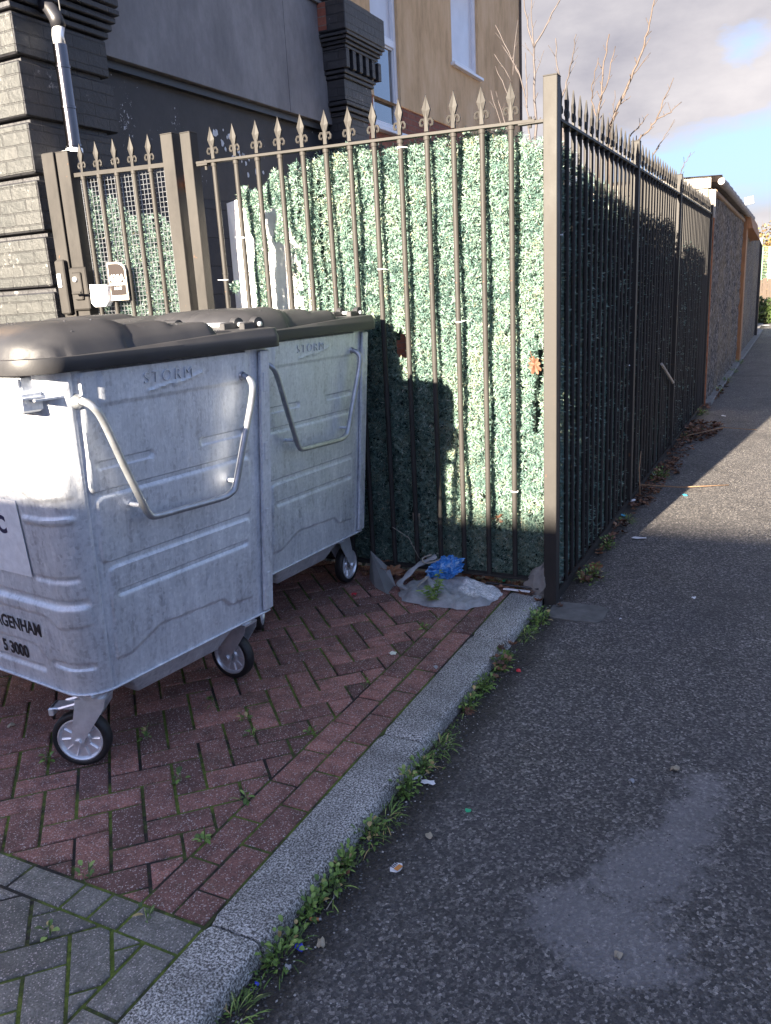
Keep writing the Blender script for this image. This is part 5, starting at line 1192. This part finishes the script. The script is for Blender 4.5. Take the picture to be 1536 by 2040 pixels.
mb = MB(); mb.v = V; mb.f = F; mb.mi = [0] * len(F); mb.var = var
a = Mat('grit', .85); v_ = a.attr(); a.color(a.ramp(v_, [(0, (.03, .028, .026)), (.4, (.07, .07, .075)), (.75, (.17, .165, .16)), (1, (.5, .48, .45))])); M['grit'] = a.m
tag(mb.build('loose_grit', 'grit'), 'loose grit and small stones scattered on the asphalt', 'grit', kind='stuff')

# crumpled / flat bits of litter
def scrap(name, x, y, z, w, h, mat, label, cat='litter', thick=.0008, wob=.004, rz=None, tilt=(0, 0)):
    mb = MB(); N = 11; pts = []
    for k in range(N):
        an = 2 * math.pi * k / N; ca, sa = math.cos(an), math.sin(an); rr = (abs(ca) ** 3 + abs(sa) ** 3) ** (-1 / 3) * random.uniform(.8, 1.05); pts.append((ca * rr * w / 2, sa * rr * h / 2))
    top = [(0, 0, wob)] + [(p[0], p[1], random.uniform(0, wob)) for p in pts]; bot = [(q[0], q[1], q[2] - thick) for q in top]
    fs = [(0, 1 + k, 1 + (k + 1) % N) for k in range(N)] + [(N + 1, N + 2 + (k + 1) % N, N + 2 + k) for k in range(N)] + [(1 + k, N + 2 + k, N + 2 + (k + 1) % N, 1 + (k + 1) % N) for k in range(N)]
    mb.add(top + bot, fs); o = mb.build(name, mat); o.location = (x, y, z); o.rotation_euler = (*tilt, rz if rz is not None else random.uniform(0, 6)); return tag(o, label, cat)
rz_ = road_z
P_ = lambda px, py, z=-.075: sv(px, py, 2, z)
for (nm, px, py, z, w, h, mat, lb) in [
    ('wrapper_scrap', 790, 1732, -.094, .036, .042, 'white_paper', 'torn white and orange printed wrapper scrap on the asphalt'),
    ('bottle_cap', 855, 1667, -.088, .028, .022, 'pebble_tan', 'pale round bottle cap lying on the asphalt'),
    ('foil_scrap', 597, 1889, -.093, .03, .022, 'blue_foil', 'shiny dark blue foil scrap in the kerbside weeds'),
    ('plastic_scrap', 512, 1962, -.095, .012, .01, 'blue_foil', 'tiny blue plastic chip in the bottom weeds'),
    ('paper_scrap', 828, 1550, -.078, .03, .045, 'white_paper', 'torn white paper lying in the kerbside dirt'),
    ('paper_scrap', 853, 1560, -.084, .05, .025, 'white_paper', 'ragged white paper scrap right of the torn paper'),
    ('paper_scrap', 880, 1436, -.07, .022, .03, 'white_paper', 'small folded white paper against the kerb face'),
    ('plastic_scrap', 1033, 1337, -.068, .028, .02, 'red_plastic', 'bright red plastic scrap by the dry leaves'),
    ('paper_scrap', 1015, 1283, -.065, .03, .02, 'white_paper', 'white scrap in the rubbish below the corner post'),
    ('bottle_cap', 783, 1303, .0, .034, .03, 'lamp_cream', 'white bottle cap lying on the red blocks'),
    ('wrapper_scrap', 868, 1330, .0, .036, .02, 'pebble_grey', 'small silver wrapper on the edge course of red blocks'),
    ('plastic_scrap', 706, 1186, .004, .034, .03, 'red_plastic', 'pinkish red plastic cap on the shaded red blocks'),
    ('paper_scrap', 488, 1338, .0, .03, .03, 'white_paper', 'crumpled white tissue beside the nearer bin rear castor'),
    ('pebble', 22, 1447, .001, .03, .018, 'pebble_tan', 'cream pebble on the red blocks left of the near castor'),
    ('pebble', 1345, 1533, -.078, .035, .03, 'pebble_tan', 'largest pale stone lying in the middle of the asphalt'),
    ('pebble', 640, 1882, -.092, .026, .022, 'pebble_tan', 'pale smooth pebble beside the blue foil'),
    ('pebble', 575, 1932, -.094, .018, .016, 'pebble_grey', 'grey pebble just below the pale smooth one'),
    ('pebble', 1232, 1905, -.095, .022, .02, 'pebble_tan', 'cream stone inside the worn pale patch'),
    ('gum_spot', 933, 1617, -.083, .024, .02, 'green_plastic', 'dull green disc trodden into the asphalt'),
    ('pebble', 1258, 1558, -.080, .018, .018, 'pebble_grey', 'small grey stone left of the largest pale stone'),
    ('paper_scrap', 1274, 1073, -.05, .10, .045, 'white_paper', 'white paper lying at the edge of the sunlight'),
    ('paper_scrap', 1382, 1192, -.05, .035, .018, 'white_paper', 'small white paper on the shaded asphalt right of the corner'),
    ('paper_scrap', 1236, 1234, -.055, .02, .01, 'white_paper', 'tiny white crumb on the asphalt below the concrete pad'),
    ('plastic_scrap', 1364, 987, -.05, .05, .03, 'cyan_plastic', 'light blue plastic piece on the sunlit asphalt'),
    ('paper_scrap', 1258, 998, -.03, .09, .05, 'white_paper', 'crumpled white carton under the side railing post'),
    ('paper_scrap', 1240, 1027, -.045, .06, .03, 'cyan_plastic', 'pale blue wrapper below the crumpled carton'),
    ('paper_scrap', 1300, 945, -.045, .12, .05, 'white_paper', 'torn white paper further along the side railing'),
    ('paper_scrap', 1362, 882, -.045, .07, .05, 'white_paper', 'white scrap near the far railing leaves'),
    ('plastic_scrap', 1428, 846, -.045, .08, .05, 'red_plastic', 'far red plastic scrap among the dry leaves'),
    ('paper_scrap', 1441, 829, -.045, .10, .05, 'white_paper', 'far white scrap beside the red plastic'),
    ('paper_scrap', 1520, 648, -.045, .5, .3, 'white_paper', 'pale rubbish at the far end of the garages'),
    ('plastic_scrap', 1004, 1158, .03, .022, .018, 'green_plastic', 'green plastic cap near the white strip'),
    ('plastic_scrap', 874, 1192, .02, .018, .016, 'cyan_plastic', 'cyan plastic chip caught in the leafy plant'),
    ('plastic_scrap', 778, 1119, .05, .03, .02, 'red_plastic', 'red wrapper end in the leaf heap by the sheet'),
    ('plastic_scrap', 790, 1125, .045, .05, .02, 'purple_wrap', 'purple wrapper in the leaf heap by the sheet'),
    ('paper_scrap', 731, 1110, .03, .05, .04, 'white_paper', 'crumpled white tissue behind the farther bin wheel')]:
    p = P_(px, py, z); z = max(z, road_z(p.x, p.y) + .002) if z < -.02 else z; p = P_(px, py, z); scrap(nm, p.x, p.y, z + .002, w, h, mat, lb, 'pebble' if nm == 'pebble' else 'litter', wob=.012 if nm in ('pebble', 'plastic_cap') or px == 706 else .006, thick=.004 if nm == 'pebble' else .001)
# print on the wrapper scrap
p = P_(790, 1732, -.094); o = [q for q in bpy.data.objects if q.name.startswith('wrapper_scrap')][0]
mb = MB(); mb.box((-.014, -.012, .0075), (.0, .012, .0082)); mb.build('orange_print', 'orange_print', o)
mb = MB()
for k in range(4): mb.box((.003, -.011 + k * .006, .0075), (.013, -.0085 + k * .006, .0082))
mb.build('blue_print', 'letter_navy', o)
# cigarette end
p = P_(628, 1831, -.048); mb = MB(); mb.tube([(-.014, 0, 0), (.010, 0, 0)], .004, 'tan_filter', n=10); mb.tube([(.0102, 0, 0), (.016, .001, 0)], .0036, 'pebble_grey', n=10)
o = mb.build('cigarette_end', None, smooth=True, auto=40); o.location = p; o.rotation_euler = (0, 0, .35); tag(o, 'orange tipped cigarette end in the dirt beside the kerb', 'cigarette end')
# twigs
def twig(pts, r_, label, mat='twig_bark'):
    mb = MB(); mb.tube([Vector(q) for q in pts], [r_, r_ * .9, r_ * .6][:len(pts)] if len(pts) == 3 else r_, n=6); return tag(mb.build('twig', mat, smooth=True), label, 'twig')
q = [P_(672, 1745, -.045), P_(664, 1790, -.046), P_(650, 1812, -.048)]; twig(q, .002, 'curled pale twig in the dirt beside the kerb', 'beige_rope')
q = [P_(845, 1545, -.047), P_(868, 1520, -.04)]; twig(q, .0015, 'thin dry stalk by the torn white paper', 'beige_rope')
q = [P_(1000, 1345, -.046), P_(1050, 1322, -.044), P_(1078, 1306, -.046)]; twig(q, .0025, 'black bent twig beside the red scrap')
q = [Vector((.03, 2.35, .02)), Vector((.30, 2.55, -.03)), Vector((.62, 2.75, -.04))]; twig(q, .006, 'long stick lying from the railing into the sunlight', 'timber')
q = [Vector((.05, 2.25, -.04)), Vector((.03, 2.30, .15)), Vector((.035, 2.33, .28))]; twig(q, .006, 'stick propped upright against the side railing', 'timber')
q = [Vector((.1, 4.6, .0)), Vector((.4, 5.0, .02)), Vector((.7, 5.2, -.03))]; twig(q, .006, 'dry stalks sticking out of the far leaf heap', 'timber')
q = [sv(782, 1050, 1, -.03), sv(815, 1072, 1, -.04), sv(835, 1112, 1, -.05)]; twig(q, .0022, 'thin curved stem arching in front of the hedge foot', 'beige_rope')
q = [sv(1318, 725, 0, .03), sv(1341, 762, 0, .04)]; mb = MB(); mb.tube(q, .012, n=6); tag(mb.build('wood_strip', 'pale_render'), 'pale wooden strip stuck in the side railing', 'wood strip')
# grey sheet standing by the bin wheel
g0 = sv(738, 1097, 1, -.03); S4 = [Vector((-.985, -.10, .0)), g0, sv(776, 1132, 1, -.07), sv(790, 1172, 1, -.14), sv(797, 1195, 1, -.24), Vector((-.80, -.27, .003)), Vector((-.90, -.2, .0))]
mb = MB(); n = len(S4); vs = S4 + [p + Vector((-.003, .004, 0)) for p in S4]; mb.add(vs, [tuple(range(n)), tuple(range(2 * n - 1, n - 1, -1))] + [(i, n + i, n + (i + 1) % n, (i + 1) % n) for i in range(n)])
tag(mb.build('grey_sheet', 'grey_sheet'), 'bent grey plastic sheet propped beside the farther bin wheel', 'sheet')
# sack: draped mesh
outl = [(-.67, -.335), (-.55, -.37), (-.43, -.36), (-.33, -.345), (-.25, -.25), (-.222, -.12), (-.26, -.04), (-.36, -.005), (-.48, -.01), (-.6, .0), (-.70, -.05), (-.76, -.16), (-.74, -.27)]
mb = MB(); N = len(outl); cx, cy = -.47, -.18; vs = []; RINGS = 40
for k in range(RINGS + 1):
    t = k / RINGS
    for i in range(N * 8):
        a_ = i / 8; p = Vector(outl[int(a_) % N]).lerp(Vector(outl[(int(a_) + 1) % N]), a_ % 1); p = p + Vector((nz(p.x * 25, p.y * 25), nz(p.x * 25, p.y * 25, 7))) * .022; x, y = cx + (p.x - cx) * t, cy + (p.y - cy) * t
        h = .022 + .022 * abs(nz(x * 8 + y * 5, y * 9, 1)) + .016 * abs(nz(x * 21, y * 30, 3)) + .006 * nz(x * 60, y * 60, 2) + .03 * sstep(-.15, .0, y) * sstep(-.3, -.5, x); h += .03 * max(0, math.sin((x + .5 * y) * 38)) * sstep(-.30, -.55, x) * .6; h = max(.004, h) * (1 - t ** 8) + .004; vs.append((x, y, h))
n = N * 8; fs = [(k * n + i, k * n + (i + 1) % n, (k + 1) * n + (i + 1) % n, (k + 1) * n + i) for k in range(RINGS) for i in range(n)]
mb.add(vs, [f[::-1] for f in fs]); o = mb.build('grey_sack', 'sack', smooth=True); tag(o, 'flattened grey sack with worn white print lying against the railing foot', 'sack')
# folded strap/handle of beige cloth
st = thing('beige_cloth_strap', 'twisted beige cloth strap looped over the grey sack', 'strap')
def ribbon(pts, w, mat, name, parent, th=.006):
    mb = MB(); P = [Vector(p) for p in pts]; Q = []
    for i in range(len(P) - 1):
        p0, p1, p2, p3 = P[max(i - 1, 0)], P[i], P[i + 1], P[min(i + 2, len(P) - 1)]
        for k in range(6): t = k / 6; Q.append(.5 * (2 * p1 + (p2 - p0) * t + (2 * p0 - 5 * p1 + 4 * p2 - p3) * t * t + (3 * p1 - p0 - 3 * p2 + p3) * t ** 3))
    Q.append(P[-1]); vs = []
    for i, q in enumerate(Q):
        t = (Q[min(i + 1, len(Q) - 1)] - Q[max(i - 1, 0)]).normalized(); s_ = t.cross(Vector((.2, -.5, 1))).normalized(); u = s_.cross(t); ww = w * (1 + .25 * math.sin(i * .9))
        for k in range(10):
            an = 2 * math.pi * k / 10; vs.append(q + s_ * math.cos(an) * ww / 2 + u * math.sin(an) * (th + .002 * math.sin(k * 3)))
    n = 10; L = len(Q); fs = [(i * n + k, i * n + (k + 1) % n, (i + 1) * n + (k + 1) % n, (i + 1) * n + k) for i in range(L - 1) for k in range(n)]; fs += [tuple(range(n)), tuple((L - 1) * n + k for k in range(n - 1, -1, -1))]
    mb.add(vs, fs); return mb.build(name, mat, parent, smooth=True)
ribbon([sv(870, 1108, 1, -.02), sv(848, 1118, 1, -.05), sv(830, 1128, 1, -.1), sv(808, 1150, 1, -.16), sv(797, 1165, 1, -.22), (-.62, -.27, .03), (-.57, -.2, .05), sv(850, 1150, 1, -.12)], .03, 'sack', 'band', st)
ribbon([sv(860, 1105, 1, -.03), sv(842, 1112, 1, -.06), sv(848, 1122, 1, -.08), sv(868, 1118, 1, -.06), sv(880, 1112, 1, -.04)], .008, 'beige_rope', 'cord', st, .004)
ribbon([sv(852, 1150, 1, -.14), sv(835, 1165, 1, -.2), sv(818, 1182, 1, -.26)], .012, 'beige_rope', 'cord', st, .004)
# blue carrier bag
bm_v = []; c0 = sv(885, 1133, 1, -.07)
import bmesh
bm = bmesh.new(); bmesh.ops.create_icosphere(bm, subdivisions=5, radius=1)
for v in bm.verts:
    p = v.co; q = abs(nz(p.x * 2.1, p.y * 2.1, p.z * 2.1)) + .6 * abs(nz(p.x * 5, p.y * 5 + 3, p.z * 5)) + .3 * abs(nz(p.x * 12, p.y * 9, p.z * 12)); f_ = .72 + .52 * q
    v.co = Vector((p.x * .105 * f_, p.y * .055 * f_, p.z * .052 * f_ * (1.15 if p.x > 0 else .9)))
me = bpy.data.meshes.new('blue_bag'); bm.to_mesh(me); bm.free(); me.materials.append(M['bluebag'])
o = bpy.data.objects.new('blue_bag', me); COL.objects.link(o); o.location = (c0.x, -.07, max(c0.z, .05)); o.rotation_euler = (0, -.35, .1); tag(o, 'crumpled bright blue thin plastic bag on the grey sack', 'plastic bag')
# white strip, black strip, grey cement lump near post
mb = MB(); mb.box((-.24, -.055, .012), (-.10, -.04, .02), bev=.002); tag(mb.build('white_strip', 'white_paper'), 'white plastic strip lying at the railing foot near the corner', 'strip')
mb = MB(); mb.tube([(-.34, -.02, .028), (-.2, -.03, .032), (-.06, -.03, .03)], .006, n=6); tag(mb.build('black_strip', 'black_plastic'), 'black plastic strip behind the white one', 'strip')
bm = bmesh.new(); bmesh.ops.create_icosphere(bm, subdivisions=3, radius=1)
for v in bm.verts: q = 1 + .35 * nz(v.co.x * 2, v.co.y * 2, v.co.z * 2); v.co = Vector((v.co.x * .05 * q * (1.2 - .6 * v.co.z), v.co.y * .035 * q, v.co.z * .11 * q))
me = bpy.data.meshes.new('cement_lump'); bm.to_mesh(me); bm.free(); me.materials.append(M['concrete']); o = bpy.data.objects.new('cement_lump', me); COL.objects.link(o); o.location = (-.065, .0, .06); o.rotation_euler = (0, .3, 0); tag(o, 'rough grey cement lump at the foot of the corner post', 'cement')

# ------------------------------------------------------------------ light and sky
SUN = Vector((-.125, -1, .285)).normalized()
sd = bpy.data.lights.new('sun', 'SUN'); sd.energy = 5.0; sd.angle = R(.55); sd.color = (1, .87, .69)
so = bpy.data.objects.new('sun', sd); COL.objects.link(so); so.rotation_euler = SUN.to_track_quat('Z', 'Y').to_euler()
w = bpy.data.worlds.new('World'); sc.world = w; w.use_nodes = True; nt = w.node_tree; nt.nodes.clear()
def N(t, **k):
    nd = nt.nodes.new(t)
    for a_, v in k.items(): setattr(nd, a_, v)
    return nd
lk = nt.links.new
sky = N('ShaderNodeTexSky'); sky.sky_type = 'NISHITA'; sky.sun_disc = False; sky.sun_elevation = math.asin(SUN.z); sky.sun_rotation = math.atan2(SUN.x, SUN.y); sky.air_density = 1.; sky.dust_density = .6; sky.ozone_density = 1.2
geo = N('ShaderNodeTexCoord'); sep = N('ShaderNodeSeparateXYZ'); lk(geo.outputs['Generated'], sep.inputs[0])
def ma(op, a_, b_=0., c_=0., cl=False):
    nd = N('ShaderNodeMath', operation=op); nd.use_clamp = cl
    for i, v in enumerate((a_, b_, c_)):
        if isinstance(v, bpy.types.NodeSocket): lk(v, nd.inputs[i])
        else: nd.inputs[i].default_value = v
    return nd.outputs[0]
az = ma('ARCTAN2', sep.outputs[0], sep.outputs[1]); el = ma('ARCSINE', sep.outputs[2])
mp = N('ShaderNodeMapping'); mp.inputs['Scale'].default_value = (1, 1, 2.2); lk(geo.outputs['Generated'], mp.inputs[0])
def noi(s_, d_, r_, loc=(0, 0, 0)):
    m2 = N('ShaderNodeMapping'); m2.inputs['Location'].default_value = loc; lk(mp.outputs[0], m2.inputs[0]); nd = N('ShaderNodeTexNoise'); nd.inputs['Scale'].default_value = s_; nd.inputs['Detail'].default_value = d_; nd.inputs['Roughness'].default_value = r_; lk(m2.outputs[0], nd.inputs['Vector']); return nd.outputs['Fac']
n_a = noi(3.4, 8, .56, (1.3, .4, .2)); n_b = noi(9, 6, .6, (4, 1, 2)); n_c = noi(1.6, 3, .5, (7, 3, 0))
# cloud bank above a slanting lower edge, a low bank at the horizon, open blue between
edge = ma('ADD', ma('MULTIPLY', az, .33), .168)                 # elevation of the bank's lower edge (radians) by azimuth
wig = ma('ADD', ma('MULTIPLY', ma('SUBTRACT', n_a, .5), .20), ma('MULTIPLY', ma('SUBTRACT', n_b, .5), .07))
hi = ma('MULTIPLY', ma('ADD', ma('SUBTRACT', el, edge), wig), 26, cl=True)
lo = ma('MULTIPLY', ma('ADD', ma('SUBTRACT', .088, el), ma('MULTIPLY', wig, .45)), 40, cl=True)
# a blue window in the bank
hx = ma('DIVIDE', ma('SUBTRACT', az, -.068), .030); hy = ma('DIVIDE', ma('SUBTRACT', el, .222), .020)
hole = ma('SUBTRACT', 1.35, ma('ADD', ma('SQRT', ma('ADD', ma('MULTIPLY', hx, hx), ma('MULTIPLY', hy, hy))), ma('MULTIPLY', ma('SUBTRACT', n_b, .5), 4)), cl=True)
hi = ma('MULTIPLY', hi, ma('SUBTRACT', 1, ma('MULTIPLY', hole, .8)))
# elsewhere (out of the photo) broken cloud
front = ma('MULTIPLY', ma('SUBTRACT', .9, ma('ABSOLUTE', az)), 3, cl=True)
brk = ma('MULTIPLY', ma('SUBTRACT', n_c, .53), 6, cl=True)
cover = ma('ADD', ma('MULTIPLY', ma('MAXIMUM', hi, lo), front), ma('MULTIPLY', brk, ma('SUBTRACT', 1, front)))
cr = N('ShaderNodeValToRGB'); cr.color_ramp.elements[0].position = .36; cr.color_ramp.elements[0].color = (1.15, 1.12, 1.3, 1); cr.color_ramp.elements[1].position = .66; cr.color_ramp.elements[1].color = (2.3, 2.17, 2.2, 1)
sh_ = ma('ADD', ma('MULTIPLY', n_a, .75), ma('ADD', ma('MULTIPLY', n_b, .25), ma('MULTIPLY', ma('SUBTRACT', .2, el), .55))); lk(sh_, cr.inputs[0])
mx = N('ShaderNodeMix', data_type='RGBA'); lk(cover, mx.inputs[0])
tr_ = N('ShaderNodeValToRGB'); tr_.color_ramp.elements[0].position = 0; tr_.color_ramp.elements[0].color = (.15, .195, .36, 1); tr_.color_ramp.elements[1].position = .55; tr_.color_ramp.elements[1].color = (.95, .88, 1, 1); lk(el, tr_.inputs[0])
ml = N('ShaderNodeMix', data_type='RGBA', blend_type='MULTIPLY'); ml.inputs[0].default_value = 1; lk(sky.outputs[0], ml.inputs[6]); lk(tr_.outputs[0], ml.inputs[7]); lk(ml.outputs[2], mx.inputs[6]); lk(cr.outputs[0], mx.inputs[7])
bg = N('ShaderNodeBackground'); bg.inputs[1].default_value = .052; lk(mx.outputs[2], bg.inputs[0]); out = N('ShaderNodeOutputWorld'); lk(bg.outputs[0], out.inputs[0])

vs_ = sc.view_settings; vs_.view_transform = 'Standard'; vs_.look = 'None'; vs_.exposure = 3.0; vs_.gamma = 1; vs_.use_curve_mapping = False
sc.cycles.use_denoising = True
sc.cycles.max_bounces = 6; sc.cycles.diffuse_bounces = 3; sc.cycles.glossy_bounces = 3; sc.cycles.transmission_bounces = 3
